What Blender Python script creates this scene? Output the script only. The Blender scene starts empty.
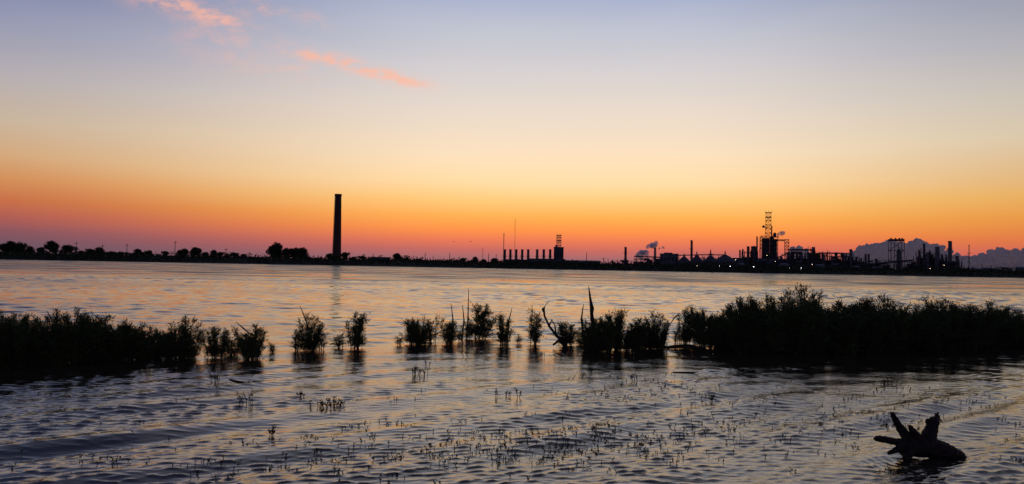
import bpy, math, random
import numpy as np
from mathutils import Vector, Matrix

random.seed(7)
rng = np.random.default_rng(7)
sc = bpy.context.scene
COL = sc.collection

# ------------------------------------------------------------------ camera
F_PX = 788.0
EYE = Vector((0, 0, 3.0))
PITCH = math.atan(22.5 / F_PX)
ROLL = math.radians(1.04)
fw = Vector((0, math.cos(PITCH), math.sin(PITCH)))
r0 = Vector((1, 0, 0))
u0 = r0.cross(fw)
im_r = r0 * math.cos(ROLL) + u0 * math.sin(ROLL)
im_u = u0 * math.cos(ROLL) - r0 * math.sin(ROLL)
cam = bpy.data.cameras.new('camera')
cam_o = bpy.data.objects.new('camera', cam)
COL.objects.link(cam_o)
M3 = Matrix((im_r, im_u, -fw)).transposed()
cam_o.matrix_world = Matrix.Translation(EYE) @ M3.to_4x4()
cam.sensor_width = 36
cam.lens = 36 * F_PX / 1024
cam.clip_start = 0.1
cam.clip_end = 60000
sc.camera = cam_o
sc.view_settings.view_transform = 'Standard'
sc.view_settings.look = 'None'
sc.view_settings.exposure = 0.1
sc.view_settings.gamma = 1
sc.render.engine = 'CYCLES'
sc.cycles.max_bounces = 6
sc.cycles.volume_bounces = 3
sc.cycles.transparent_max_bounces = 12


def ray(px, py):
    return (fw * F_PX + im_r * (px - 512) + im_u * (242 - py)).normalized()


def at(px, py, Y):
    """world point seen at a photo position, at ground distance Y"""
    d = ray(px, py)
    return EYE + d * (Y / d.y)


def azel(px, py):
    d = ray(px, py)
    return math.degrees(math.atan2(d.x, d.y)), math.degrees(math.asin(d.z))


def lin(c):
    return tuple((v / 255 / 12.92) if v / 255 <= 0.04045 else ((v / 255 + 0.055) / 1.055) ** 2.4 for v in c)


# ------------------------------------------------------------------ dusk sky (sun already below the horizon)
W = bpy.data.worlds.new('World')
sc.world = W
W.use_nodes = True
wn, wl = W.node_tree.nodes, W.node_tree.links
wn.clear()


def N(t, **k):
    n = wn.new(t)
    for a, b in k.items():
        setattr(n, a, b)
    return n


def mth(op, a, b=None, c=None, clamp=False):
    n = wn.new('ShaderNodeMath')
    n.operation = op
    n.use_clamp = clamp
    for i, v in enumerate((a, b, c)):
        if v is None:
            continue
        if isinstance(v, (int, float)):
            n.inputs[i].default_value = v
        else:
            wl.new(v, n.inputs[i])
    return n.outputs[0]


tc = N('ShaderNodeTexCoord')
sep = N('ShaderNodeSeparateXYZ')
wl.new(tc.outputs['Generated'], sep.inputs[0])
DX, DY, DZ = sep.outputs
AZ = mth('MULTIPLY', mth('ARCTAN2', DX, DY), 180 / math.pi)
EL = mth('MULTIPLY', mth('ARCSINE', DZ), 180 / math.pi)
# slow unevenness of the air
nz = N('ShaderNodeTexNoise')
nz.inputs['Scale'].default_value = 2.2
nz.inputs['Detail'].default_value = 3
mp = N('ShaderNodeMapping')
mp.inputs['Scale'].default_value = (1, 1, 5)
wl.new(tc.outputs['Generated'], mp.inputs[0])
wl.new(mp.outputs[0], nz.inputs['Vector'])
elw = mth('ADD', EL, mth('MULTIPLY', mth('SUBTRACT', nz.outputs[0], 0.5), mth('MULTIPLY', EL, 0.16)))
# ramp parameter: sqrt(el/90) keeps the horizon colours well resolved
PAR = mth('SQRT', mth('DIVIDE', mth('MAXIMUM', elw, 0.0), 90.0))


def ramp(stops):
    n = N('ShaderNodeValToRGB')
    cr = n.color_ramp
    cr.interpolation = 'LINEAR'
    pts = [(math.sqrt(max(e, 0) / 90), lin(c)) for e, c in stops]
    pts.sort()
    cr.elements[0].position = pts[0][0]
    cr.elements[0].color = (*pts[0][1], 1)
    cr.elements[1].position = pts[-1][0]
    cr.elements[1].color = (*pts[-1][1], 1)
    for p, c in pts[1:-1]:
        e = cr.elements.new(p)
        e.color = (*c, 1)
    wl.new(PAR, n.inputs[0])
    return n.outputs[0]


def e_of(y):
    return math.degrees(math.atan((264.5 - y) / F_PX))


mid = ramp([(0, (140, 92, 104)), (e_of(258), (160, 103, 106)), (e_of(250), (196, 105, 95)), (e_of(241), (230, 120, 84)),
            (e_of(230), (251, 146, 72)), (e_of(216), (254, 174, 84)), (e_of(200), (254, 199, 122)),
            (e_of(182), (253, 216, 162)), (e_of(156), (248, 220, 184)), (e_of(115), (231, 214, 197)),
            (e_of(70), (210, 204, 204)), (e_of(30), (188, 191, 204)), (e_of(0), (166, 175, 201)),
            (26, (134, 137, 152)), (38, (66, 73, 98)), (60, (42, 50, 80)), (90, (38, 46, 76))])
left = ramp([(0, (96, 78, 92)), (e_of(254), (106, 80, 94)), (e_of(244), (128, 82, 92)), (e_of(231), (170, 90, 82)),
             (e_of(218), (192, 106, 70)), (e_of(200), (204, 138, 88)), (e_of(180), (204, 162, 120)),
             (e_of(150), (194, 174, 152)), (e_of(110), (174, 168, 172)), (e_of(60), (142, 146, 172)),
             (e_of(20), (108, 118, 158)), (e_of(0), (98, 110, 152)), (26, (86, 94, 124)), (45, (54, 64, 106)),
             (90, (46, 58, 100))])
right = ramp([(0, (142, 96, 108)), (e_of(258), (160, 94, 100)), (e_of(248), (198, 98, 84)), (e_of(236), (216, 116, 68)),
              (e_of(218), (224, 146, 68)), (e_of(200), (224, 168, 92)), (e_of(178), (216, 178, 130)),
              (e_of(150), (210, 193, 166)), (e_of(110), (193, 186, 177)), (e_of(60), (166, 166, 177)),
              (e_of(20), (138, 143, 164)), (e_of(0), (126, 133, 158)), (26, (110, 113, 132)), (45, (64, 74, 112)),
              (90, (48, 60, 102))])
back = ramp([(0, (88, 84, 108)), (6, (112, 98, 122)), (14, (104, 100, 132)), (30, (72, 80, 122)), (90, (48, 60, 102))])


def mixc(f, a, b):
    n = N('ShaderNodeMix', data_type='RGBA')
    wl.new(f, n.inputs[0])
    for s, v in ((6, a), (7, b)):
        if isinstance(v, tuple):
            n.inputs[s].default_value = (*v, 1)
        else:
            wl.new(v, n.inputs[s])
    return n.outputs[2]


def smooth(v, lo, hi):
    n = N('ShaderNodeMapRange', interpolation_type='SMOOTHSTEP')
    wl.new(v, n.inputs[0])
    n.inputs[1].default_value = lo
    n.inputs[2].default_value = hi
    return n.outputs[0]


sky = mixc(smooth(mth('MULTIPLY', AZ, -1), 1.0, 37.0), mid, left)
sky = mixc(smooth(AZ, 10.0, 38.0), sky, right)
sky = mixc(smooth(mth('ABSOLUTE', AZ), 45.0, 120.0), sky, back)
# thin pink clouds still lit by the sun that has set
cn = N('ShaderNodeTexNoise')
cn.inputs['Scale'].default_value = 44
cn.inputs['Detail'].default_value = 7
cn.inputs['Roughness'].default_value = 0.62
cm = N('ShaderNodeMapping')
cm.inputs['Scale'].default_value = (1, 1, 2.0)
cm.inputs['Rotation'].default_value = (0, math.radians(14), 0)
wl.new(tc.outputs['Generated'], cm.inputs[0])
wl.new(cm.outputs[0], cn.inputs['Vector'])
wisp = None
core = None
for (xa, ya, xb, yb, wd, am) in ((292, 50, 345, 63, 6, 1.0), (335, 60, 400, 80, 6, 1.25), (385, 75, 430, 84, 5.5, 0.85),
                                 (285, 70, 315, 74, 6, 0.55), (125, -4, 185, 5, 7, 0.6), (170, 2, 218, 18, 6.5, 0.9),
                                 (215, 14, 245, 24, 8, 0.6), (240, 3, 284, 12, 6, 0.5), (296, 14, 330, 24, 6, 0.3),
                                 (170, 18, 280, 62, 24, 0.34)):
    a0, e0 = azel(xa, ya)
    a1, e1 = azel(xb, yb)
    L = math.hypot(a1 - a0, e1 - e0) / 2
    ca, sa = (a1 - a0) / (2 * L), (e1 - e0) / (2 * L)
    ua = mth('SUBTRACT', AZ, (a0 + a1) / 2)
    va = mth('SUBTRACT', EL, (e0 + e1) / 2)
    al = mth('DIVIDE', mth('ADD', mth('MULTIPLY', ua, ca), mth('MULTIPLY', va, sa)), L * 1.05)
    ac = mth('DIVIDE', mth('SUBTRACT', mth('MULTIPLY', va, ca), mth('MULTIPLY', ua, sa)), wd / 13.75)
    q = mth('ADD', mth('POWER', mth('ABSOLUTE', al), 2), mth('POWER', mth('ABSOLUTE', ac), 2))
    g = mth('MULTIPLY', mth('EXPONENT', mth('MULTIPLY', q, -1)), am)
    wisp = g if wisp is None else mth('ADD', wisp, g)
m = mth('MULTIPLY', wisp, mth('ADD', mth('MULTIPLY', smooth(cn.outputs[0], 0.36, 0.68), 1.15), 0.12), clamp=True)
sky = mixc(mth('MULTIPLY', m, 0.66), sky, lin((252, 180, 150)))
# below the horizon: dim ground-coloured air
sky = mixc(smooth(mth('MULTIPLY', EL, -1), 0.2, 4.0), sky, lin((52, 46, 56)))
bg = N('ShaderNodeBackground')
wl.new(sky, bg.inputs[0])
bg.inputs[1].default_value = 1.0
wo = N('ShaderNodeOutputWorld')
wl.new(bg.outputs[0], wo.inputs[0])


# ------------------------------------------------------------------ materials
def material(name, col, rough=0.8, var=0.35, scale=3.0, metal=0.0, bump=0.0, emit=None, coords='Object', spec=0.12):
    m = bpy.data.materials.new(name)
    m.use_nodes = True
    nt = m.node_tree
    b = nt.nodes['Principled BSDF']
    b.inputs['Roughness'].default_value = rough
    b.inputs['Metallic'].default_value = metal
    b.inputs['Specular IOR Level'].default_value = spec
    t = nt.nodes.new('ShaderNodeTexCoord')
    n = nt.nodes.new('ShaderNodeTexNoise')
    n.inputs['Scale'].default_value = scale
    n.inputs['Detail'].default_value = 5
    nt.links.new(t.outputs[coords], n.inputs['Vector'])
    r = nt.nodes.new('ShaderNodeValToRGB')
    r.color_ramp.elements[0].position = 0.3
    r.color_ramp.elements[1].position = 0.72
    r.color_ramp.elements[0].color = (*[c * (1 - var) for c in col], 1)
    r.color_ramp.elements[1].color = (*[min(1, c * (1 + var)) for c in col], 1)
    nt.links.new(n.outputs[0], r.inputs[0])
    nt.links.new(r.outputs[0], b.inputs['Base Color'])
    if bump:
        bp = nt.nodes.new('ShaderNodeBump')
        bp.inputs['Strength'].default_value = bump
        bp.inputs['Distance'].default_value = 0.05
        nt.links.new(n.outputs[0], bp.inputs['Height'])
        nt.links.new(bp.outputs[0], b.inputs['Normal'])
    if emit:
        b.inputs['Emission Color'].default_value = (*emit[0], 1)
        b.inputs['Emission Strength'].default_value = emit[1]
    return m


MAT = {
    'leaf': material('willow_leaf', (0.05, 0.075, 0.022), 0.7, 0.5, 1.5),
    'far_leaf': material('tree_leaf', (0.03, 0.04, 0.018), 0.9, 0.4, 0.3),
    'bark': material('bark', (0.05, 0.036, 0.026), 0.9, 0.4, 14, bump=0.5),
    'drift': material('wet_driftwood', (0.022, 0.015, 0.011), 0.6, 0.5, 9, bump=0.8),
    'brick': material('sooty_brick', (0.07, 0.04, 0.032), 0.9, 0.35, 0.8, bump=0.3),
    'steel': material('dark_steel', (0.06, 0.055, 0.06), 0.6, 0.3, 0.5),
    'grey': material('grey_cladding', (0.10, 0.105, 0.12), 0.6, 0.25, 0.2),
    'pale': material('pale_cladding', (0.34, 0.36, 0.36), 0.7, 0.2, 0.15),
    'roof': material('weathered_roof', (0.10, 0.09, 0.09), 0.8, 0.3, 0.4),
    'conc': material('stained_concrete', (0.14, 0.13, 0.125), 0.9, 0.3, 0.4),
    'glass': material('dark_glass', (0.03, 0.03, 0.035), 0.1, 0.2, 1),
    'wood': material('pole_wood', (0.06, 0.045, 0.035), 0.9, 0.3, 2),
    'soil': material('levee_grass', (0.035, 0.036, 0.02), 0.95, 0.5, 0.05, coords='Object'),
    'mud': material('river_mud', (0.08, 0.06, 0.045), 0.9, 0.3, 0.3),
    'weed': material('water_weed', (0.03, 0.035, 0.015), 0.7, 0.4, 6),
    'bird': material('dark_plumage', (0.05, 0.045, 0.045), 0.8, 0.3, 5),
    'lamp': material('lamp_lens', (0.8, 0.8, 0.8), 0.4, 0.05, 3, emit=((0.86, 0.93, 1.0), 12)),
    'lamp_warm': material('lamp_lens_warm', (0.8, 0.7, 0.5), 0.4, 0.05, 3, emit=((1.0, 0.75, 0.45), 5)),
}


# ------------------------------------------------------------------ mesh builder
class MB:
    def __init__(s):
        s.v = []
        s.f = []

    def box(s, x0, x1, y0, y1, z0, z1):
        n = len(s.v)
        s.v += [(x, y, z) for z in (z0, z1) for x, y in ((x0, y0), (x1, y0), (x1, y1), (x0, y1))]
        s.f += [(n + a, n + b, n + c, n + d) for a, b, c, d in
                ((0, 3, 2, 1), (4, 5, 6, 7), (0, 1, 5, 4), (1, 2, 6, 5), (2, 3, 7, 6), (3, 0, 4, 7))]
        return s

    def tube(s, pts, radii, k=6, cap=True):
        pts = [Vector(p) for p in pts]
        if isinstance(radii, (int, float)):
            radii = [radii] * len(pts)
        n = len(s.v)
        ref = Vector((0.31, 0.17, 0.93))
        for i, p in enumerate(pts):
            t = (pts[min(i + 1, len(pts) - 1)] - pts[max(i - 1, 0)])
            if t.length < 1e-9:
                t = Vector((0, 0, 1))
            t.normalize()
            a = t.cross(ref if abs(t.dot(ref)) < 0.95 else Vector((1, 0, 0))).normalized()
            b = t.cross(a)
            for j in range(k):
                w = 2 * math.pi * j / k
                s.v.append(tuple(p + (a * math.cos(w) + b * math.sin(w)) * radii[i]))
        for i in range(len(pts) - 1):
            for j in range(k):
                a0 = n + i * k + j
                a1 = n + i * k + (j + 1) % k
                s.f.append((a0, a1, a1 + k, a0 + k))
        if cap:
            s.f.append(tuple(n + j for j in range(k))[::-1])
            e = n + (len(pts) - 1) * k
            s.f.append(tuple(e + j for j in range(k)))
        return s

    def lathe(s, prof, k=16, cx=0, cy=0, z=0, cap=True):
        n = len(s.v)
        for (r, h) in prof:
            for j in range(k):
                w = 2 * math.pi * j / k
                s.v.append((cx + r * math.cos(w), cy + r * math.sin(w), z + h))
        for i in range(len(prof) - 1):
            for j in range(k):
                a0 = n + i * k + j
                a1 = n + i * k + (j + 1) % k
                s.f.append((a0, a1, a1 + k, a0 + k))
        if cap:
            s.f.append(tuple(n + j for j in range(k))[::-1])
            e = n + (len(prof) - 1) * k
            s.f.append(tuple(e + j for j in range(k)))
        return s

    def mesh(s, name):
        me = bpy.data.meshes.new(name)
        me.from_pydata(s.v, [], s.f)
        me.update()
        return me

    def obj(s, name, mat, parent=None, smooth=False):
        return link(name, s.mesh(name), mat, parent, smooth)


def link(name, me, mat=None, parent=None, smooth=False):
    if mat and not me.materials:
        me.materials.append(MAT[mat])
    if smooth:
        me.polygons.foreach_set('use_smooth', [True] * len(me.polygons))
    o = bpy.data.objects.new(name, me)
    COL.objects.link(o)
    if parent:
        o.parent = parent
    return o


def tag(o, label, cat, group=None, kind=None):
    if label:
        o['label'] = label
    if cat:
        o['category'] = cat
    if group:
        o['group'] = group
    if kind:
        o['kind'] = kind
    return o


def thing(name, label, cat, loc, group=None, rz=0):
    o = bpy.data.objects.new(name, None)
    o.empty_display_size = 0.3
    COL.objects.link(o)
    o.location = loc
    o.rotation_euler = (0, 0, rz)
    return tag(o, label, cat, group)


def dup(root, loc, rz, scale, label):
    r = root.copy()
    COL.objects.link(r)
    r.location = loc
    r.rotation_euler = (0, 0, rz)
    r.scale = scale
    r['label'] = label
    for ch in list(root.children):
        c = ch.copy()
        COL.objects.link(c)
        c.parent = r
        for g in ch.children:
            d = g.copy()
            COL.objects.link(d)
            d.parent = c
    return r


# ------------------------------------------------------------------ far bank, ground and river
SHORE = 562.0
LAND = 3.6           # height of the land behind the far bank
gx = np.concatenate([np.linspace(-15000, -900, 12), np.linspace(-850, 850, 240), np.linspace(900, 15000, 12)])
gy = [-60, 4.0, 30, 300, 545, 556, 560, 564, 569, 574, 580, 590, 620, 700, 900, 1500, 4000, 9000, 20000]
gz = [-1.5, -1.5, -2, -6, -3, -0.7, -0.15, 0.55, 1.5, 2.4, 3.1, 3.5, LAND, LAND, LAND, 3, 2, 0, -12]
vs = []
for j, (y, z) in enumerate(zip(gy, gz)):
    for x in gx:
        w = 0
        if 545 <= y <= 590:
            w = 3.5 * math.sin(x * 0.013) + 2.2 * math.sin(x * 0.041 + 1) + random.uniform(-1, 1)
        vs.append((x, y + w, z + (random.uniform(-.15, .25) if 569 <= y <= 620 else 0)))
nx = len(gx)
fs = [(j * nx + i, j * nx + i + 1, (j + 1) * nx + i + 1, (j + 1) * nx + i) for j in range(len(gy) - 1) for i in range(nx - 1)]
me = bpy.data.meshes.new('ground')
me.from_pydata(vs, [], fs)
g = link('ground', me, 'soil', smooth=True)
tag(g, 'dark low far bank and flat land beyond the river', None, kind='structure')

# river surface: real waves, denser towards the near water
ratio = 0.0052
rows = np.concatenate([np.exp(np.arange(math.log(4.5), math.log(9.5), .007)), np.exp(np.arange(math.log(9.5), math.log(130), .0026)),
                       np.exp(np.arange(math.log(130), math.log(590), .005))])
rows.sort()
ang = np.radians(np.concatenate([[-80, -74, -67, -60, -55, -50, -46, -43], np.linspace(-41, 41, 620), [43, 46, 50, 55, 60, 67, 74, 80]]))
TA, YY = np.meshgrid(np.tan(ang), rows)
XX = TA * YY
ZZ = np.zeros_like(XX)
spacing = np.gradient(rows)[:, None] * np.ones_like(XX)


def wave(lam, th, slope, ph, env=None, sharp=0.0):
    global ZZ
    k = 2 * math.pi / lam
    fade = np.clip((lam / spacing - 2.5) / 2.5, 0, 1)
    a = slope / k
    p = k * (XX * math.cos(th) + YY * math.sin(th)) + ph
    s = np.sin(p)
    if sharp:
        s = s - sharp * np.cos(2 * p)
    w = a * s * fade
    ZZ += w if env is None else w * env


# a slow patchiness field
def patch(seed, sx, sy, n=7):
    r = np.random.default_rng(seed)
    q = np.zeros_like(XX)
    for _ in range(n):
        q += np.sin(XX * r.normal() * 2 * math.pi / sx + YY * r.normal() * 2 * math.pi / sy + r.uniform(0, 6.28))
    return q / math.sqrt(n)


near = 1 / (1 + np.exp((YY - 22) / 2.2))
pA = np.clip(0.75 + 0.5 * patch(3, 14, 9), 0.1, 1.7)
XR, YR = XX * .76 + YY * .65, -XX * .65 + YY * .76
pB = np.clip(0.85 + 0.38 * sum(np.sin(XR * a_ + YR * b_ + c_) for a_, b_, c_ in zip(rng.normal(size=7) * .45, rng.normal(size=7) * 1.7, rng.uniform(0, 6.28, 7))) / 2.65, 0.42, 1.45)
sw = math.atan2(0.76, -0.62)
for _ in range(9):
    wave(rng.uniform(1.3, 2.9), sw + rng.normal() * 0.07, 0.046, rng.uniform(0, 6.28), near * pA, 0.15)
for _ in range(14):
    wave(rng.uniform(0.45, 1.1), sw + rng.normal() * 0.25, 0.012, rng.uniform(0, 6.28), (0.35 + 0.65 * near) * pB, 0.1)
Zkeep = ZZ
ZZ = np.zeros_like(XX)
for _ in range(60):
    wave(math.exp(rng.uniform(math.log(0.10), math.log(0.30))), math.radians(110) + rng.normal() * 0.40, 0.020, rng.uniform(0, 6.28), pB)
sg = 0.0026 * pB      # short chop gets flat troughs and peaked crests
ZZ = Zkeep + sg * (np.exp(0.75 * np.clip(ZZ / sg, -3, 2.6)) - 1) / 0.75
for _ in range(26):
    wave(math.exp(rng.uniform(math.log(0.8), math.log(3.0))), math.radians(105) + rng.normal() * 0.35, 0.008, rng.uniform(0, 6.28), (1 - 0.55 * near))
farw = np.clip((YY - 24) / 14, 0, 1) * np.clip(0.85 + 0.5 * patch(11, 90, 60, 12) * .7, 0.4, 1.6)
for _ in range(80):
    wave(math.exp(rng.uniform(math.log(0.42), math.log(3.6))), math.radians(90) + rng.normal() * 0.75, 0.020, rng.uniform(0, 6.28), farw)
# rings around the driftwood
sx_, sy_ = 6.65, 12.75
RR = np.hypot(XX - sx_, (YY - sy_) * 1.0)
ZZ += 0.0035 * np.sin(2 * math.pi * RR / 0.17) * np.exp(-((RR - 0.7) / 0.6) ** 2)
TANS = np.tan(ang)


def wz(x, y):
    """height of the water surface"""
    return float(ZZ[int(np.clip(np.searchsorted(rows, y), 0, len(rows) - 1)), int(np.clip(np.searchsorted(TANS, x / y), 0, len(TANS) - 1))])


n0, n1 = XX.shape
co = np.stack([XX, YY, ZZ], -1).reshape(-1, 3).astype(np.float32)
idx = np.arange(n0 * n1).reshape(n0, n1)
q = np.stack([idx[:-1, :-1], idx[:-1, 1:], idx[1:, 1:], idx[1:, :-1]], -1).reshape(-1, 4)
me = bpy.data.meshes.new('river')
me.vertices.add(len(co))
me.vertices.foreach_set('co', co.ravel())
me.loops.add(q.size)
me.loops.foreach_set('vertex_index', q.ravel().astype(np.int32))
me.polygons.add(len(q))
me.polygons.foreach_set('loop_start', np.arange(0, q.size, 4, dtype=np.int32))
me.polygons.foreach_set('loop_total', np.full(len(q), 4, dtype=np.int32))
me.update()
river = link('river', me, smooth=True)
tag(river, 'wide rippled river reflecting the sunset sky', None, kind='structure')
wm = bpy.data.materials.new('river_water')
wm.use_nodes = True
nt = wm.node_tree
b = nt.nodes['Principled BSDF']
b.inputs['Base Color'].default_value = (0.03, 0.023, 0.016, 1)
b.inputs['Specular Tint'].default_value = (1.0, 0.86, 0.66, 1)
b.inputs['Roughness'].default_value = 0.05
b.inputs['IOR'].default_value = 2.35
t = nt.nodes.new('ShaderNodeTexCoord')


def wnoise(scale, sx, sy, rot, detail):
    mp = nt.nodes.new('ShaderNodeMapping')
    mp.inputs['Scale'].default_value = (sx, sy, 1)
    mp.inputs['Rotation'].default_value = (0, 0, math.radians(rot))
    nt.links.new(t.outputs['Object'], mp.inputs[0])
    n = nt.nodes.new('ShaderNodeTexNoise')
    n.inputs['Scale'].default_value = scale
    n.inputs['Detail'].default_value = detail
    n.inputs['Roughness'].default_value = 0.55
    nt.links.new(mp.outputs[0], n.inputs['Vector'])
    return n.outputs[0]


def nm(op, a, b_):
    n = nt.nodes.new('ShaderNodeMath')
    n.operation = op
    for i, v in enumerate((a, b_)):
        if isinstance(v, (int, float)):
            n.inputs[i].default_value = v
        else:
            nt.links.new(v, n.inputs[i])
    return n.outputs[0]


fine = wnoise(5.0, 0.6, 1.4, 8, 3)
chop = wnoise(0.9, 0.5, 1.3, -6, 4)
big = wnoise(0.07, 0.55, 1.1, 4, 6)
gust = nt.nodes.new('ShaderNodeMapRange')
nt.links.new(big, gust.inputs[0])
gust.inputs[1].default_value = 0.35
gust.inputs[2].default_value = 0.65
gust.inputs[3].default_value = 0.25
gust.inputs[4].default_value = 1.7
h = nm('ADD', nm('ADD', nm('MULTIPLY', fine, 0.0075), nm('MULTIPLY', wnoise(14, 0.55, 1.4, 14, 3), 0.0034)), nm('MULTIPLY', chop, 0.02))
h = nm('MULTIPLY', h, gust.outputs[0])
bp = nt.nodes.new('ShaderNodeBump')
bp.inputs['Strength'].default_value = 1.0
bp.inputs['Distance'].default_value = 1.0
nt.links.new(h, bp.inputs['Height'])
nt.links.new(bp.outputs[0], b.inputs['Normal'])
# the open river carries unresolved wind chop: rougher away from the sheltered bank
sp = nt.nodes.new('ShaderNodeSeparateXYZ')
nt.links.new(t.outputs['Object'], sp.inputs[0])
ro = nt.nodes.new('ShaderNodeMapRange')
nt.links.new(sp.outputs[1], ro.inputs[0])
ro.inputs[1].default_value = 50
ro.inputs[2].default_value = 200
ro.inputs[3].default_value = 0.035
ro.inputs[4].default_value = 0.35
nt.links.new(nm('MULTIPLY', ro.outputs[0], gust.outputs[0]), b.inputs['Roughness'])
me.materials.append(wm)


# ------------------------------------------------------------------ far bank: chimney, stacks, towers
def gz_at(px, Y):
    return LAND


def base(px, Y, z=None):
    p = at(px, 264, Y)
    return Vector((p.x, Y, LAND - 0.15 if z is None else z))


def hz(px, py, Y):
    """height above the base of a point seen at photo row py"""
    return at(px, py, Y).z - (LAND - 0.15)


PX = lambda n, Y: n * Y / F_PX      # metres for n photo pixels at distance Y

Y0 = 640
H = hz(336, 194, Y0)
t_ = thing('chimney', 'tall dark brick chimney standing alone among low trees on the far bank', 'chimney', base(336.6, Y0))
rb, rt = PX(4.25, Y0), PX(3.15, Y0)
MB().lathe([(rb + .5, 0), (rb + .5, 3), (rb, 3.2), (rb - (rb - rt) * .5, H * .5), (rt, H - 1.6)], 24).obj('shaft', 'brick', t_)
MB().lathe([(rt + .02, H - 1.6), (rt + .35, H - 1.4), (rt + .35, H - .1), (rt + .1, H), (rt - .5, H), (rt - .5, H - 1.2)], 24).obj('rim', 'brick', t_)
for k in range(1, 6):
    zz = H * k / 6.2
    r = rb + (rt - rb) * zz / H
    MB().lathe([(r + .02, 0), (r + .13, .05), (r + .13, .35), (r + .02, .4)], 24, z=zz).obj('band', 'steel', t_)
lad = MB()
for s in (-.25, .25):
    lad.tube([(-rb - .35, s, 3), (-rt - .3, s, H)], .06, 4)
for k in range(60):
    z = 3 + (H - 3) * k / 60
    x = -rb - .35 + (rb - rt + .05) * (z - 3) / (H - 3)
    lad.tube([(x, -.25, z), (x, .25, z)], .04, 4)
lad.obj('ladder', 'steel', t_)


def stack(px, top, w, label, Y=640, taper=.9, rings=1, mat='steel', name='smokestack', cat='smokestack', group=None, ladder=True):
    H = hz(px, top, Y)
    r = PX(w / 2, Y)
    t = thing(name, label, cat, base(px, Y), group)
    MB().lathe([(r * 1.25, 0), (r * 1.25, 1), (r, 1.3), (r * taper, H)], 14).obj('shaft', mat, t)
    MB().lathe([(r * taper + .02, H - .7), (r * taper + .22, H - .6), (r * taper + .22, H + .02), (r * .6, H + .05)], 14).obj('rim', 'steel', t)
    for k in range(rings):
        z = H * (k + 1) / (rings + 1)
        p = MB().lathe([(r, z), (r + .8, z + .02), (r + .8, z + .18), (r, z + .2)], 14)
        for j in range(8):
            a = j * math.pi / 4
            p.tube([((r + .75) * math.cos(a), (r + .75) * math.sin(a), z + .1), ((r + .75) * math.cos(a), (r + .75) * math.sin(a), z + 1.2)], .05, 4)
        p.obj('platform', 'steel', t)
    if ladder:
        MB().box(r + .02, r + .3, -.25, .25, 1, H * .97).obj('ladder', 'steel', t)
    return t


# row of eight short stacks of the power house
ords = ['leftmost', 'second', 'third', 'fourth', 'fifth', 'sixth', 'seventh', 'rightmost']
for i, x in enumerate([504.6, 510.2, 516, 522, 528, 537, 543.6, 550]):
    stack(x, 249.4, 2.5, f'short dark exhaust stack, {ords[i]} of the eight in a row left of the derrick' if i in (0, 7) else
          f'short dark exhaust stack, {ords[i]} from left of the eight in a row', taper=.97, rings=1, group='eight short stacks in a row', ladder=False)


def lattice(name, px0, px1, top, bot, label, cat, Y=640, levels=6, taper=1.0, th=.28, parent=None, z0=None, dep=None, deck=0):
    """four-legged braced steel tower"""
    H = hz((px0 + px1) / 2, top, Y)
    zb = 0 if bot is None else hz((px0 + px1) / 2, bot, Y)
    w = PX(px1 - px0, Y)
    d = dep or w
    t = thing(name, label, cat, base((px0 + px1) / 2, Y)) if parent is None else parent

    def cor(z, sx, sy):
        f = 1 + (taper - 1) * (z - zb) / (H - zb)
        return Vector((sx * w / 2 * f, sy * d / 2 * f, z))
    for sx in (-1, 1):
        for sy in (-1, 1):
            MB().tube([cor(zb, sx, sy), cor(H, sx, sy)], th, 4).obj('leg', 'steel', t)
    br = MB()
    for l in range(levels + 1):
        z = zb + (H - zb) * l / levels
        c = [cor(z, *s) for s in ((-1, -1), (1, -1), (1, 1), (-1, 1))]
        for k in range(4):
            if l:
                br.tube([c[k], c[(k + 1) % 4]], th * .8, 4)
            if l < levels:
                z2 = zb + (H - zb) * (l + 1) / levels
                c2 = [cor(z2, *s) for s in ((-1, -1), (1, -1), (1, 1), (-1, 1))]
                br.tube([c[k], c2[(k + 1) % 4]], th * .55, 4)
                if l % 2 == 0:
                    br.tube([c[(k + 1) % 4], c2[k]], th * .55, 4)
    br.obj('bracing', 'steel', t)
    for k in range(deck):
        z = H - k * (H - zb) / max(deck, 1) * .9
        MB().box(-w * taper / 2 - .5, w * taper / 2 + .5, -d * taper / 2 - .5, d * taper / 2 + .5, z, z + .35).obj('deck', 'steel', t)
    return t


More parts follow.
